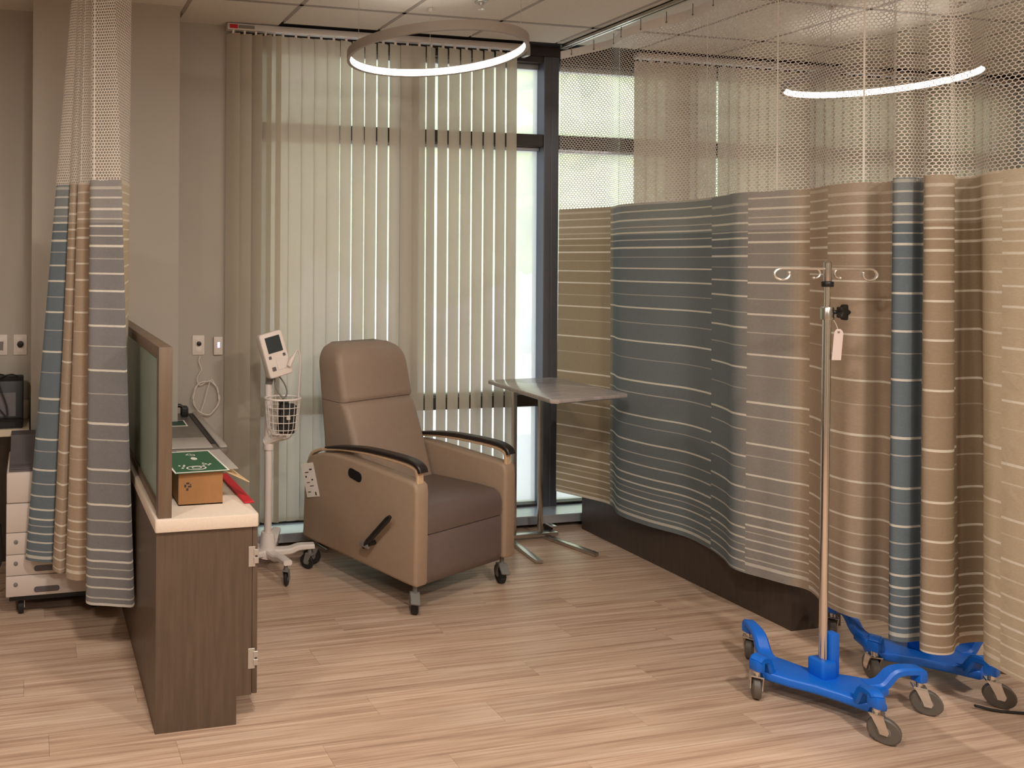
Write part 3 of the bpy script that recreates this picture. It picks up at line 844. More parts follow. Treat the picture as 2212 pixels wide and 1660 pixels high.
box('body', (-0.028, -0.018, -0.055), (0.028, 0, 0.055), M_plate, t, 0.006)
box('lit_lens', (-0.004, -0.0195, -0.010), (0.008, -0.018, 0.022), M_night, t)
pts = [(0.985, 4.285, 1.13), (0.975, 4.28, 1.10), (0.99, 4.275, 1.05), (0.965, 4.28, 1.0), (0.98, 4.275, 0.96)]
for k in range(40):
    a = PI/2+2*PI*k/20*1.0
    pts.append((1.02+(0.075+0.004*(k % 3))*math.cos(a), 4.275-0.0012*(k % 7), 0.885+(0.095+0.003*(k % 4))*math.sin(a)))
pts += [(0.99, 4.28, 0.80), (0.93, 4.27, 0.775), (0.90, 4.26, 0.74)]
tag(tube('cable_coil', smooth_path(pts, 3), 0.0035, M_cable, seg=6), 'white cable hanging in a coil on the wall below the outlet', 'cable')

# ================================================================== DESK CORNER AT LEFT
t = thing('desk', 'pale laminate desk with dark panel below, in the recess beside the pillar', 'desk', (-1.4, 4.0, 0))
bm = bmesh.new(); bm_box(bm, (0, 0, 0.763), (1.394, 0.292, 0.800), 0.003, 1); obj('top', bm, M_desk, t)
box('backsplash', (0, 0.276, 0.800), (1.394, 0.292, 0.905), M_desk, t, 0.002)
box('side_panel', (0.0, 0.03, 0.0), (0.03, 0.29, 0.763), M_woodd, t)
box('modesty_panel', (0.03, 0.27, 0.0), (1.394, 0.290, 0.763), M_woodd, t)
box('side_panel', (1.36, 0.10, 0.0), (1.394, 0.27, 0.763), M_woodd, t)
t = thing('document_scanner', 'black document scanner with sloping front on the pale desk', 'scanner', (-0.33, 4.03, 0.8005))
prof = [(0.0, 0.0), (0.0, 0.035), (0.012, 0.045), (0.06, 0.045), (0.085, 0.175), (0.10, 0.235), (0.13, 0.255), (0.20, 0.255), (0.225, 0.24), (0.23, 0.0)]
bm = bmesh.new(); bm_prism(bm, prof, 0.0, 0.29, 'x', 0.008); obj('body', bm, M_blackp, t)
bm = bmesh.new(); bm_box(bm, (0.03, -0.004, 0.0), (0.25, 0.0, 0.125), mtx=Matrix.Translation((0, 0.062, 0.052)) @ Matrix.Rotation(-0.19, 4, 'X')); obj('feed_cover', bm, M_prng, t)
box('paper_slot', (0.03, -0.002, 0.01), (0.25, 0.004, 0.03), M_blackr, t)
tube('cord', smooth_path([(0.26, 0.12, 0.258), (0.22, 0.10, 0.272), (0.16, 0.08, 0.252), (0.17, 0.06, 0.20), (0.20, 0.045, 0.12), (0.21, 0.035, 0.06)], 6), 0.004, M_blackr, t, 6)
tube('cord', smooth_path([(0.20, 0.15, 0.258), (0.15, 0.11, 0.268), (0.10, 0.075, 0.21), (0.13, 0.055, 0.14), (0.20, 0.04, 0.055)], 6), 0.004, M_blackr, t, 6)

# floor-standing printer
t = thing('multifunction_printer', 'floor standing white office printer with paper drawers behind the gathered curtain', 'printer', (-0.11, 3.58, 0))
box('upper_body', (0.0, 0.0, 0.545), (0.53, 0.42, 0.690), M_prn, t, 0.008)
box('front_panel', (0.0, -0.004, 0.408), (0.53, 0.42, 0.542), M_prn, t, 0.004)
bm = bmesh.new(); bm_prism(bm, [(0.012, 0.6905), (0.40, 0.6905), (0.40, 0.80), (0.30, 0.80), (0.20, 0.715), (0.012, 0.700)], 0.012, 0.518, 'x', 0.003); obj('top_cover', bm, M_prng, t)
box('control_strip', (0.012, 0.02, 0.700), (0.518, 0.09, 0.706), M_prng, t, 0.002)
for z0, z1 in ((0.305, 0.405), (0.205, 0.302), (0.105, 0.202)):
    d = box('drawer', (0.0, -0.006, z0), (0.53, 0.40, z1), M_prn, t, 0.004)
    bm = bmesh.new(); bm_lathe(bm, [(0.010, 0), (0.010, 0.003), (0.007, 0.005)], 14, Matrix.Translation((0.045, -0.006, (z0+z1)/2+0.01)) @ Matrix.Rotation(PI/2, 4, 'X')); obj('lock_button', bm, M_greyp, d)
    bm = bmesh.new(); bm_prism(bm, rrect(0.13, z0+0.015, 0.25, z0+0.042, 0.012), -0.0075, -0.005, 'y'); obj('grip', bm, M_prng, d, smooth=False)
box('plinth', (0.015, 0.01, 0.078), (0.515, 0.40, 0.1045), M_blackp, t, 0.003)
for x, y in ((0.07, 0.06), (0.42, 0.06), (0.07, 0.34), (0.42, 0.34)):
    bm = bmesh.new(); bm_lathe(bm, [(0.034, -0.013), (0.036, -0.008), (0.036, 0.008), (0.034, 0.013)], 18, Matrix.Translation((x, y, 0.036)) @ Matrix.Rotation(PI/2, 4, 'Y')); w_ = obj('caster', bm, M_blackr, t)
    bm = bmesh.new(); bm_prism(bm, [(-0.016, 0.030), (0.016, 0.030), (0.030, 0.077), (-0.02, 0.077)], 0.014, 0.018, 'x', mtx=Matrix.Translation((x, y, 0))); bm_box(bm, (x-0.018, y-0.02, 0.072), (x+0.018, y+0.02, 0.078)); obj('caster_fork', bm, M_whitep, w_)
tag(tube('power_cord', smooth_path([(-0.155, 4.02, 0.30), (-0.14, 3.85, 0.18), (-0.20, 3.78, 0.05), (-0.15, 3.66, 0.006), (-0.28, 3.62, 0.006), (-0.40, 3.72, 0.006), (-0.6, 3.70, 0.006)], 8), 0.005, M_blackr, seg=6), 'black power cord on the floor beside the printer', 'cord')
tag(tube('data_cable', smooth_path([(-0.16, 3.66, 0.42), (-0.17, 3.60, 0.32), (-0.28, 3.56, 0.26), (-0.19, 3.52, 0.12), (-0.26, 3.50, 0.005), (-0.36, 3.50, 0.005), (-0.50, 3.46, 0.005)], 8), 0.004, M_cable, seg=6), 'white data cable looping down to the floor beside the printer', 'cable')

# ================================================================== RECLINER
RA = math.radians(20.08)
rec = thing('recliner_chair', 'taupe vinyl medical recliner on casters with black arm pads by the window', 'recliner', (1.812, 3.258, 0), RA)
side_poly = [(-0.055, 0.175), (-0.048, 0.162), (0.0, 0.158), (0.742, 0.150), (0.755, 0.160), (0.752, 0.20), (0.742, 0.45), (0.732, 0.545), (0.722, 0.585), (0.70, 0.612), (0.66, 0.632), (0.59, 0.655),
             (0.50, 0.669), (0.42, 0.671), (0.30, 0.667), (0.15, 0.660), (0.0, 0.655), (-0.035, 0.652), (-0.052, 0.640), (-0.058, 0.60)]
def recl_side(x0, x1):
    bm = bmesh.new(); bm_prism(bm, side_poly, x0, x1, 'x', 0.016, 3)
    return obj('arm_panel', bm, M_vinyl2, rec, angle=50)
pl = recl_side(-0.055, 0.035); pr = recl_side(0.615, 0.705)
def armrest(xc):
    pts = [(xc, 0.730, 0.590), (xc, 0.705, 0.625), (xc, 0.65, 0.655), (xc, 0.58, 0.675), (xc, 0.45, 0.700), (xc, 0.30, 0.716), (xc, 0.15, 0.722), (xc, 0.05, 0.722), (xc, -0.01, 0.715), (xc, -0.033, 0.695), (xc, -0.036, 0.645)]
    sp = smooth_path(pts, 3)
    bm = bmesh.new()
    n = len(sp)
    bm_bar(bm, sp, [0.042]*n, [0.016]*n)
    r_ = obj('arm_rail', bm, M_maple, rec)
    pp = [(xc, 0.60, 0.676), (xc, 0.52, 0.697), (xc, 0.40, 0.720), (xc, 0.28, 0.735), (xc, 0.15, 0.742), (xc, 0.05, 0.743), (xc, -0.01, 0.738), (xc, -0.046, 0.722), (xc, -0.056, 0.700)]
    sp = smooth_path(pp, 3); n = len(sp)
    bm = bmesh.new(); bm_bar(bm, sp, [0.040+0.018*min(1, i/6) for i in range(n)], [0.014+0.008*min(1, i/8) for i in range(n)])
    obj('arm_pad', bm, M_pad, rec, label='black arm pad')
armrest(-0.010); armrest(0.660)
# seat: rounded cushion, front roll and footrest panel
bm = bmesh.new()
bm_prism(bm, [(-0.040, 0.392), (-0.046, 0.42), (-0.045, 0.47), (-0.032, 0.505), (0.0, 0.520), (0.10, 0.520), (0.30, 0.505), (0.62, 0.48), (0.62, 0.39)], 0.040, 0.610, 'x', 0.014, 3)
obj('seat_cushion', bm, M_vinyl3, rec, angle=50)
bm = bmesh.new()
bm_prism(bm, [(-0.040, 0.380), (-0.034, 0.387), (0.02, 0.387), (0.02, 0.150), (-0.020, 0.148), (-0.034, 0.155), (-0.042, 0.20)], 0.045, 0.608, 'x', 0.008, 2)
obj('footrest_panel', bm, M_vinyl3, rec, angle=50)
box('under_frame', (0.04, 0.03, 0.17), (0.61, 0.70, 0.386), M_blackp, rec)
# back: two cushions lofted up a reclined line
def back_part(name, z0, z1, m, top=False, n=16, roll0=True):
    bm = bmesh.new(); rings = []
    for i in range(n+1):
        u = i/n; z = z0+(z1-z0)*u
        y_f = (0.385+(z-0.5)*0.36 if z < 0.93 else 0.540+(z-0.93)*0.20) - 0.010*math.sin(PI*min(1, max(0, (z-0.5)/0.45)))   # front face, reclined
        y_b = 0.700+(z-0.65)*0.12
        hw = 0.276
        edge = 1.0
        if top and u > 0.60:
            q = (u-0.60)/0.40
            edge = math.sqrt(max(0.0, 1-q**2.8))
            hw_t = 0.276-0.075*(1-edge) - 0.0
            y_m = (y_f+y_b)/2+0.02*q
            y_f = y_m+(y_f-y_m)*(0.42+0.58*edge); y_b = y_m+(y_b-y_m)*(0.72+0.28*edge)
            hw = hw_t
        bulge = 0.0
        pf = 0.0
        if roll0:
            e0 = min(1, u/0.07); pf = 0.014*(1-e0)
        if not top:
            e1 = min(1, (1-u)/0.07); pf = max(pf, 0.014*(1-e1))
        y_f += pf
        if top: y_f -= 0.009*(1-u)
        # ring outline with rounded corners; slight crown across the front
        ring = []
        rr = 0.035
        for (x, y) in rrect(-hw, y_f, hw, y_b, min(rr, (y_b-y_f)*0.45), 5):
            if y < y_f+0.03: y -= 0.014*(1-(x/hw)**2)
            ring.append(bm.verts.new((0.325+x, y, z+ (0.046*(1-(x/0.30)**2)*(max(0, (u-0.2)/0.8) if top else 0)) + (0.0 if top else 0.030*(1-(x/0.30)**2)*max(0, (u-0.6)/0.4)) + (0.030*(1-(x/0.30)**2)*max(0, 1-u/0.2) if top else 0))))
        rings.append(ring)
    k = len(rings[0])
    for A, B in zip(rings, rings[1:]):
        for i in range(k): bm.faces.new((A[i], A[(i+1) % k], B[(i+1) % k], B[i]))
    bm.faces.new(rings[0][::-1]); bm.faces.new(rings[-1])
    return obj(name, bm, m, rec, angle=60)
back_part('back_cushion', 0.44, 0.915, M_vinyl, False, 18, False)
back_part('headrest_cushion', 0.918, 1.203, M_vinyl, True, 22)
# lever, painted-dark grip hole and casters
bm = bmesh.new(); bm_prism(bm, rrect(0.296, 0.570, 0.392, 0.622, 0.022, 5), -0.0575, -0.052, 'x', 0.001, 1, mtx=Matrix.Translation((0, 0.344, 0.596)) @ Matrix.Rotation(0.16, 4, 'X') @ Matrix.Translation((0, -0.344, -0.596))); obj('grip_hole_shade', bm, M_blackp, rec)  # raised black oval, the dark inside of a hole put into colour
bm = bmesh.new()
bm_tube(bm, [(-0.055, 0.205, 0.295), (-0.10, 0.205, 0.295)], 0.012, 10)
bm_tube(bm, [(-0.092, 0.245, 0.262), (-0.097, 0.215, 0.300), (-0.099, 0.08, 0.455), (-0.099, 0.065, 0.472)], [0.008, 0.013, 0.014, 0.009], 10)
lv = obj('release_lever', bm, M_blackp, rec)
bm = bmesh.new(); bm_box(bm, (-0.104, 0.205, 0.268), (-0.088, 0.262, 0.292), 0.004); obj('lever_bracket', bm, M_greyp, lv)
def caster_at(parent, x, y, r, wheel_w, rot, stem_top, pedal=True, dia_m=M_greyp, wheel_m=M_blackr, twin=False):
    mt = Matrix.Translation((x, y, 0)) @ Matrix.Rotation(rot, 4, 'Z')
    trail = r*0.45
    bm = bmesh.new()
    hw = wheel_w/2+0.006
    for s in (-1, 1):
        bm_prism(bm, [(-0.010, r*1.9), (-0.018, 2*r+0.006), (0.020, 2*r+0.006), (trail+0.014, r*1.05), (trail+0.010, r-0.010), (trail-0.010, r-0.010), (trail-0.014, r*1.1)], s*hw-0.002, s*hw+0.002, 'x', mtx=mt)
    bm_box(bm, (-hw-0.002, -0.020, 2*r+0.003), (hw+0.002, 0.022, 2*r+0.010), 0.002, 1, mtx=mt)
    bm_lathe(bm, [(0.012, 2*r+0.008), (0.010, stem_top)], 12, mt)
    c = obj('caster', bm, dia_m, parent)
    bm = bmesh.new(); m2 = mt @ Matrix.Translation((0, trail, r)) @ Matrix.Rotation(PI/2, 4, 'Y')
    bm_lathe(bm, [(r*0.90, -wheel_w/2), (r, -wheel_w/2+0.004), (r, wheel_w/2-0.004), (r*0.90, wheel_w/2)], 22, m2)
    obj('wheel', bm, wheel_m, c)
    bm = bmesh.new(); bm_lathe(bm, [(r*0.34, -wheel_w/2-0.002), (r*0.40, -wheel_w/2), (r*0.40, wheel_w/2), (r*0.34, wheel_w/2+0.002)], 16, m2)
    obj('hub', bm, M_greyp, c)
    if pedal:
        bm = bmesh.new(); bm_box(bm, (-hw*1.0, -0.066, -0.006), (hw*1.0, 0.004, 0.007), 0.003, 1, mtx=mt @ Matrix.Translation((0, -0.005, 2*r+0.012)) @ Matrix.Rotation(0.55, 4, 'X'))
        obj('brake_pedal', bm, M_greyp, c)
    return c
caster_at(rec, 0.0, -0.002, 0.050, 0.032, -0.80, 0.158); caster_at(rec, 0.668, -0.002, 0.050, 0.032, -0.62, 0.158)
caster_at(rec, 0.0, 0.70, 0.048, 0.024, 1.0, 0.158); caster_at(rec, 0.668, 0.70, 0.048, 0.024, 0.6, 0.158)
# paper tag hanging on the recliner's side
mt = Matrix.Translation((1.812, 3.258, 0)) @ Matrix.Rotation(RA, 4, 'Z') @ Matrix.Translation((-0.0575, 0.708, 0.560)) @ Matrix.Rotation(-0.32, 4, 'X') @ Matrix.Rotation(0.06, 4, 'Z')
pt = tag(bpy.data.objects.new('paper_tag', None), 'white printed paper tag hanging on the side of the recliner', 'tag'); COL.objects.link(pt); pt.matrix_world = mt
bm = bmesh.new(); bm_prism(bm, [(-0.050, -0.17), (0.050, -0.17), (0.050, 0.012), (-0.050, 0.012)], -0.0025, -0.0015, 'x'); obj('card', bm, M_paper, pt, smooth=False)
bm = bmesh.new()
rnd = random.Random(3)
for (y, z, w, h) in ((-0.03, -0.02, 0.02, 0.008), (0.0, -0.035, 0.03, 0.005), (0.02, -0.055, 0.012, 0.010), (-0.025, -0.075, 0.014, 0.008), (0.005, -0.09, 0.024, 0.004), (-0.02, -0.11, 0.030, 0.004), (-0.03, -0.145, 0.010, 0.018), (0.012, -0.14, 0.022, 0.005)):
    bm_box(bm, (-0.0031, y, z-h), (-0.0026, y+w, z))
obj('print', bm, M_ink, pt, smooth=False)

# ================================================================== VITAL SIGNS STAND
vs = thing('vital_signs_stand', 'white rolling vital signs monitor stand with wire basket beside the recliner', 'medical monitor', (1.285, 3.90, 0))
bm = bmesh.new(); bm_lathe(bm, [(0.062, 0.075), (0.060, 0.10), (0.046, 0.112), (0.036, 0.20), (0.034, 0.205)], 24)
for k in range(5):
    pass
obj('hub', bm, M_whitem, vs)
angs = [math.radians(a) for a in (-84, -12, 60, 132, 204)]
for a in angs:
    d = Vector((math.cos(a), math.sin(a), 0))
    pts = smooth_path([d*0.03+Vector((0, 0, 0.098)), d*0.12+Vector((0, 0, 0.106)), d*0.17+Vector((0, 0, 0.125)), d*0.255+Vector((0, 0, 0.133))], 4)
    n = len(pts)
    bm = bmesh.new(); bm_bar(bm, pts, [0.062-0.016*i/n for i in range(n)], [0.036-0.010*i/n for i in range(n)])
    obj('base_leg', bm, M_whitem, vs)
    caster_at(vs, d.x*0.232, d.y*0.232, 0.040, 0.016, a+0.9, 0.122, pedal=False)
tube('pole', [(0, 0, 0.20), (0, 0, 1.02)], 0.0205, M_whitem, vs, 16)
bm = bmesh.new(); bm_tube(bm, [(0, 0, 1.02), (0.01, -0.01, 1.08), (0.015, -0.03, 1.14)], [0.019, 0.022, 0.025], 12); obj('mount_arm', bm, M_greyp, vs)
mm = Matrix.Translation((0.015, -0.045, 1.185)) @ Matrix.Rotation(0.12, 4, 'Z') @ Matrix.Rotation(0.235, 4, 'Y') @ Matrix.Rotation(-0.16, 4, 'X')
mm = Matrix.Translation((0.015, -0.045, 1.19)) @ Matrix.Rotation(0.12, 4, 'Z') @ Matrix.Rotation(-0.235, 4, 'Y') @ Matrix.Rotation(-0.16, 4, 'X')
bm = bmesh.new(); bm_prism(bm, rrect(-0.070, -0.122, 0.070, 0.122, 0.016), -0.028, 0.028, 'y', 0.008, 3, mtx=mm); mon = obj('monitor', bm, M_whitep, vs)
bm = bmesh.new(); bm_box(bm, (-0.042, -0.0295, 0.010), (0.046, -0.0275, 0.098), mtx=mm); obj('screen', bm, M_screen, mon, smooth=False)
for (x, z, r_) in ((-0.040, -0.012, 0.008), (0.045, -0.012, 0.008), (-0.034, -0.075, 0.011)):
    bm = bmesh.new(); bm_box(bm, (x-r_, -0.031, z-r_), (x+r_, -0.028, z+r_), 0.003, 1, mtx=mm); obj('button', bm, M_prng, mon)
bm = bmesh.new(); bm_box(bm, (-0.012, -0.030, -0.085), (0.05, -0.028, -0.025), 0.002, 1, mtx=mm); obj('keypad', bm, M_whitem, mon)
# thermometer probe with looping cord
bm = bmesh.new(); bm_tube(bm, [(0.085, -0.09, 1.13), (0.105, -0.09, 1.175), (0.115, -0.09, 1.19)], [0.012, 0.012, 0.006], 10); obj('probe_holder', bm, M_whitep, vs)
tube('probe_cord', smooth_path([(0.112, -0.09, 1.19), (0.135, -0.085, 1.215), (0.152, -0.08, 1.17), (0.15, -0.075, 1.05), (0.145, -0.07, 0.92), (0.13, -0.06, 0.80), (0.11, -0.04, 0.73), (0.05, 0.02, 0.70), (0.0, 0.02, 0.71)], 6), 0.004, M_whitep, vs, 6)
tube('hose', smooth_path([(0.03, -0.03, 1.09), (0.075, -0.04, 1.03), (0.085, -0.06, 0.98), (0.06, -0.07, 0.955), (0.03, -0.05, 1.00), (0.02, -0.03, 1.07)], 6), 0.005, M_greyp, vs, 6)
# wire basket
bk = Vector((0.055, -0.075, 0))
def bring(z, rx, ry, m=28): return [(bk.x+rx*math.cos(2*PI*k/m), bk.y+ry*math.sin(2*PI*k/m), z) for k in range(m)]
bm = bmesh.new(); bm_tube(bm, bring(0.955, 0.098, 0.070), 0.0055, 8, True); rim = obj('basket', bm, M_whitem, vs)
bm = bmesh.new()
lv_ = [(0.955, 0.098, 0.070), (0.91, 0.094, 0.067), (0.87, 0.090, 0.064), (0.83, 0.086, 0.061), (0.79, 0.080, 0.057), (0.765, 0.066, 0.046)]
for z, rx, ry in lv_[1:]: bm_tube(bm, bring(z, rx, ry), 0.0022, 5, True)
for k in range(18):
    a = 2*PI*k/18
    bm_tube(bm, [(bk.x+rx*math.cos(a), bk.y+ry*math.sin(a), z) for z, rx, ry in lv_], 0.0018, 5)
for k in range(-3, 4):
    hx = 0.066*math.sqrt(max(0.01, 1-(k/3.6)**2)); bm_tube(bm, [(bk.x-hx, bk.y+k*0.0125, 0.765), (bk.x+hx, bk.y+k*0.0125, 0.765)], 0.0018, 5)
obj('wires', bm, M_whitem, rim)
bm = bmesh.new(); bm_tube(bm, [(-0.02, 0, 0.70), (0.01, -0.02, 0.72), (0.06, -0.07, 0.758)], [0.022, 0.024, 0.03], 10); bm_lathe(bm, [(0.027, 0.66), (0.029, 0.67), (0.029, 0.72), (0.027, 0.73)], 16); obj('basket_bracket', bm, M_whitem, vs)
bm = bmesh.new()
bm_prism(bm, rrect(-0.045, 0.0, 0.045, 0.16, 0.012), -0.022, 0.022, 'y', 0.006, 2, mtx=Matrix.Translation((1.285+bk.x+0.012, 3.90+bk.y-0.015, 0.768)) @ Matrix.Rotation(0.08, 4, 'Y'))
bm_tube(bm, [(1.32, 3.835, 0.93), (1.34, 3.83, 0.938), (1.37, 3.825, 0.925)], 0.012, 8)
cf = tag(obj('pressure_cuff', bm, M_blackr), 'black blood pressure cuff folded in the wire basket', 'cuff')
bm = bmesh.new(); bm_box(bm, (1.348, 3.778, 0.845), (1.368, 3.789, 0.868), 0.002, 1); obj('cuff_label', bm, M_paper, cf)

# ================================================================== OVERBED TABLE
tb = thing('overbed_table', 'overbed table with grey woodgrain top and steel base by the curtain', 'table', (2.98, 4.07, 0))
M_tt = mat('grey woodgrain top', lin((172, 164, 162)), 0.16, noise=0.18, scale=7, stretch=(1.2, 14, 1))
c0 = Vector((2.98, 4.07))
top = [(2.742, 4.060), (2.760, 4.085), (3.215, 4.115), (3.245, 4.095), (3.262, 3.550), (3.235, 3.520), (2.735, 3.432), (2.700, 3.455)]
bm = bmesh.new(); bm_prism(bm, [(x-c0.x, y-c0.y) for x, y in top], 0.955, 0.975, 'z', 0.004); obj('table_top', bm, M_tt, tb)
bm = bmesh.new(); bm_prism(bm, [((x-2.98)*0.90, (y-3.78)*0.90+3.78-c0.y) for x, y in top], 0.945, 0.9545, 'z'); obj('top_support', bm, M_brush, tb, smooth=False)
for x, y in ((2.900, 4.03), (3.075, 4.02)):
    box('column', (x-c0.x-0.014, y-c0.y-0.010, 0.035), (x-c0.x+0.014, y-c0.y+0.010, 0.945), M_brush, tb, 0.003)
box('cross_bar', (2.79-c0.x, 4.00-c0.y, 0.018), (3.19-c0.x, 4.05-c0.y, 0.040), M_brush, tb, 0.003)
for (xa, ya, xb, yb) in ((3.11, 4.03, 3.215, 3.715), (2.86, 4.03, 2.815, 3.68)):
    d = Vector((xb-xa, yb-ya, 0)).normalized(); nrm = Vector((-d.y, d.x, 0))*0.021
    bm = bmesh.new(); q = [(xa-c0.x, ya-c0.y), (xb-c0.x, yb-c0.y)]
    bm_prism(bm, [(q[0][0]+nrm.x, q[0][1]+nrm.y), (q[1][0]+nrm.x, q[1][1]+nrm.y), (q[1][0]-nrm.x, q[1][1]-nrm.y), (q[0][0]-nrm.x, q[0][1]-nrm.y)], 0.002, 0.020, 'z', 0.002)
    obj('base_foot', bm, M_brush, tb)
for x in (2.79, 3.185):
    bm = bmesh.new(); bm_lathe(bm, [(0.026, -0.012), (0.030, -0.008), (0.030, 0.008), (0.026, 0.012)], 18, Matrix.Translation((x-c0.x, 4.085-c0.y, 0.030)) @ Matrix.Rotation(PI/2, 4, 'Y')); w_ = obj('caster', bm, M_blackr, tb)
    bm = bmesh.new(); bm_box(bm, (x-c0.x-0.020, 4.03-c0.y, 0.055), (x-c0.x+0.020, 4.09-c0.y, 0.066), 0.004); obj('caster_housing', bm, M_brush, w_)
bm = bmesh.new(); bm_tube(bm, [(2.955-c0.x, 3.98-c0.y, 0.944), (2.955-c0.x, 3.97-c0.y, 0.925), (2.955-c0.x, 3.88-c0.y, 0.918)], 0.006, 8); obj('height_lever', bm, M_blackp, tb)

# ================================================================== IV STANDS
iv = thing('iv_stand', 'chrome IV pole with bright blue caster base in front of the long curtain', 'IV stand', (3.02, 2.318, 0))
iv_c = [(0.005, 0.305), (-0.245, 0.055), (-0.055, -0.225), (0.290, -0.125)]
bm = bmesh.new()
plate = [(-0.125, 0.145), (-0.085, 0.190), (-0.035, 0.150), (0.0, 0.070), (0.06, 0.015), (0.12, -0.020), (0.180, -0.065), (0.160, -0.115), (0.090, -0.125), (0.045, -0.190), (-0.020, -0.185), (-0.060, -0.105), (-0.100, -0.045), (-0.150, 0.005), (-0.205, 0.085), (-0.175, 0.115)]
bm_prism(bm, plate, 0.064, 0.102, 'z', 0.012, 3)
bm_prism(bm, rrect(-0.034, -0.03, 0.034, 0.034, 0.012), 0.098, 0.165, 'z', 0.005)
obj('base_plate', bm, M_blue, iv)
roots = [(-0.075, 0.145), (-0.145, 0.085), (-0.005, -0.125), (0.115, -0.070)]
for (cx, cy), (rx, ry), sw in zip(iv_c, roots, (-0.95, -0.75, -2.60, -2.35)):
    mx, my = rx+(cx-rx)*0.55, ry+(cy-ry)*0.55
    pts = smooth_path([(rx, ry, 0.086), (rx+(cx-rx)*0.28, ry+(cy-ry)*0.28, 0.100), (mx-(cx-rx)*0.02, my-(cy-ry)*0.02, 0.150), (rx+(cx-rx)*0.93, ry+(cy-ry)*0.93, 0.160), (cx+(cx-rx)*0.05, cy+(cy-ry)*0.05, 0.152)], 4)
    n = len(pts)
    bm = bmesh.new(); bm_bar(bm, pts, [0.056-0.018*i/n for i in range(n)], [0.034-0.006*i/n for i in range(n)])
    bm_box(bm, (cx-0.019, cy-0.019, 0.118), (cx+0.019, cy+0.019, 0.160), 0.006)
    obj('base_leg', bm, M_blue, iv)
    caster_at(iv, cx, cy, 0.046, 0.026, sw, 0.130, pedal=False, dia_m=M_chrome, wheel_m=mat('grey rubber', lin((96, 90, 84)), 0.5))
box('carry_handle', (0.016, -0.020, 0.098), (0.058, 0.012, 0.270), M_blue, iv, 0.007)
lean = 0.012
tube('lower_pole', [(0, 0, 0.10), (lean*0.85, 0, 1.52)], 0.0135, M_chrome, iv, 18)
tube('upper_pole', [(lean*0.85, 0, 1.50), (lean, 0, 1.66)], 0.0095, M_chrome, iv, 16)
bm = bmesh.new(); bm_lathe(bm, [(0.020, 1.485), (0.021, 1.49), (0.021, 1.53), (0.018, 1.535)], 18, Matrix.Translation((lean*0.9, 0, 0))); obj('clamp_collar', bm, M_brush, iv)
bm = bmesh.new()
mk = Matrix.Translation((lean*0.9+0.036, -0.03, 1.515)) @ Matrix.Rotation(0.18, 4, 'Z') @ Matrix.Rotation(PI/2, 4, 'X')
star = []
for k in range(40):
    a = 2*PI*k/40; r_ = 0.026+0.006*math.cos(5*a); star.append((r_*math.cos(a), r_*math.sin(a)))
bm_prism(bm, star, -0.009, 0.012, 'z', 0.004, 2, mtx=mk)
bm_tube(bm, [(lean*0.9+0.010, -0.008, 1.515), (lean*0.9+0.033, -0.027, 1.515)], 0.008, 10)
obj('star_knob', bm, M_blackp, iv)
bm = bmesh.new(); bm_lathe(bm, [(0.017, 1.612), (0.019, 1.615), (0.019, 1.630), (0.017, 1.633)], 18, Matrix.Translation((lean, 0, 0))); obj('black_collar', bm, M_blackp, iv)
bm = bmesh.new(); bm_lathe(bm, [(0.012, 1.633), (0.013, 1.635), (0.013, 1.705), (0.008, 1.712)], 18, Matrix.Translation((lean, 0, 0))); obj('hook_head', bm, M_brush, iv)
U = Vector((math.cos(-0.30), math.sin(-0.30), 0))
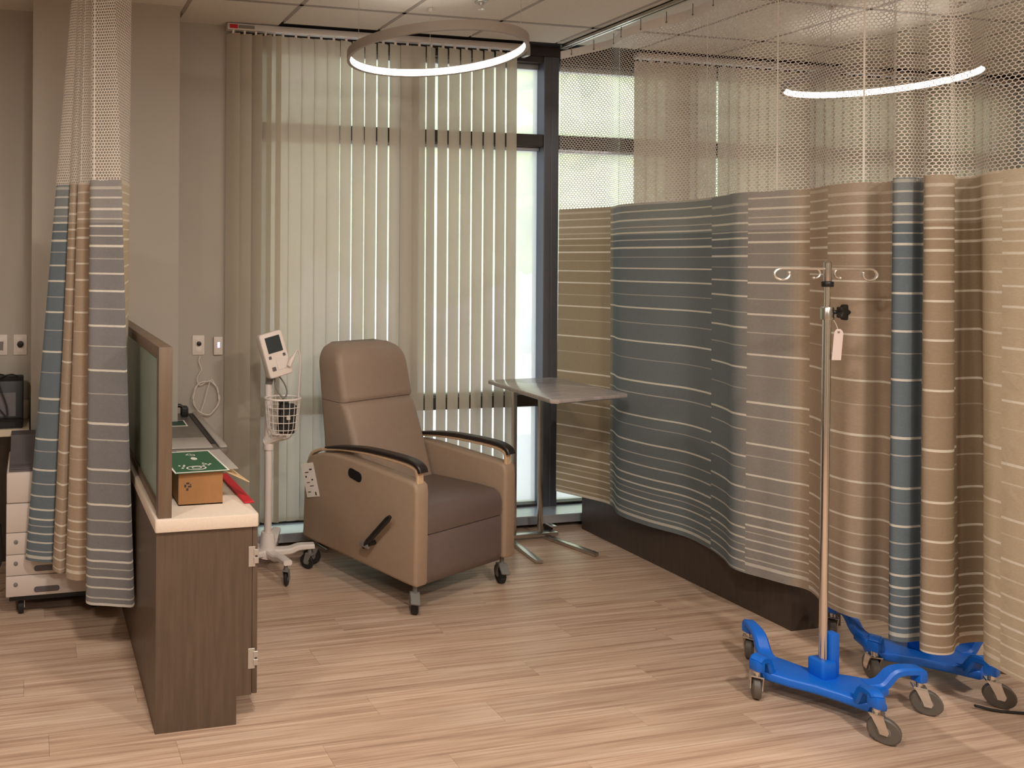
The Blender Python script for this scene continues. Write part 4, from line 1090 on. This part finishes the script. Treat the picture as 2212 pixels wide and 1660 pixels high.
def hookwire(sgn, tilt):
    d = (Matrix.Rotation(tilt, 3, 'Z') @ U)*sgn
    c = Vector((lean, 0, 1.682)); pts = [c+d*0.008, c+d*0.08, c+d*0.165]
    for k in range(1, 13):
        a = PI/2-k*2*PI*0.80/12
        pts.append(c+d*(0.165+0.028*math.cos(a))+Vector((0, 0, -0.022+0.022*math.sin(a))))
    bm = bmesh.new(); bm_tube(bm, pts, 0.0050, 8)
    bmesh.ops.create_icosphere(bm, subdivisions=2, radius=0.0062, matrix=Matrix.Translation(pts[-1]))
    q = [c+d*0.075]
    for k in range(0, 10):
        a = PI/2+k*2*PI*0.6/10
        q.append(c+d*(0.045+0.018*math.cos(a))+Vector((0, 0, -0.018+0.018*math.sin(a))))
    bm_tube(bm, q, 0.0036, 8); bmesh.ops.create_icosphere(bm, subdivisions=2, radius=0.006, matrix=Matrix.Translation(q[-1]))
    obj('bag_hook', bm, mat('polished hook steel', lin((235, 230, 224)), 0.3, 0.9), iv)
hookwire(-1, 0.0); hookwire(1, 0.10)
iv2 = dup(iv, (3.64, 2.405, 0), 0.24, 'blue caster base of a second IV stand half hidden behind the curtain hem')
iv['group'] = 'IV stands'; iv2['group'] = 'IV stands'
# hanging tag on the first pole
t = thing('hanging_tag', 'pale pink card tag tied to the IV pole below the black knob', 'tag', (3.052, 2.295, 1.33), -0.25)
bm = bmesh.new(); bm_prism(bm, [(-0.022, 0.0), (0.012, 0.0), (0.020, 0.10), (0.018, 0.112), (0.010, 0.120), (-0.004, 0.120), (-0.012, 0.110), (-0.014, 0.10)], -0.001, 0.0, 'y'); obj('card', bm, M_pink, t, smooth=False)
bm = bmesh.new(); bm_lathe(bm, [(0.005, -0.0006), (0.005, 0.0004)], 12, Matrix.Translation((0.003, -0.001, 0.108)) @ Matrix.Rotation(PI/2, 4, 'X')); obj('eyelet', bm, M_greyp, t)
tube('string', [(0.003, -0.0015, 0.110), (-0.004, 0.004, 0.14), (-0.012, 0.012, 0.165)], 0.0009, M_paper, t, 5)
# cord on the floor at the right edge
tag(tube('floor_cord', smooth_path([(3.55, 2.17, 0.012), (3.62, 2.13, 0.006), (3.78, 2.08, 0.005), (4.0, 2.02, 0.005), (4.2, 2.06, 0.005)], 8), 0.005, M_blackr, seg=6), 'black cord on the floor running out from the second blue base', 'cord')
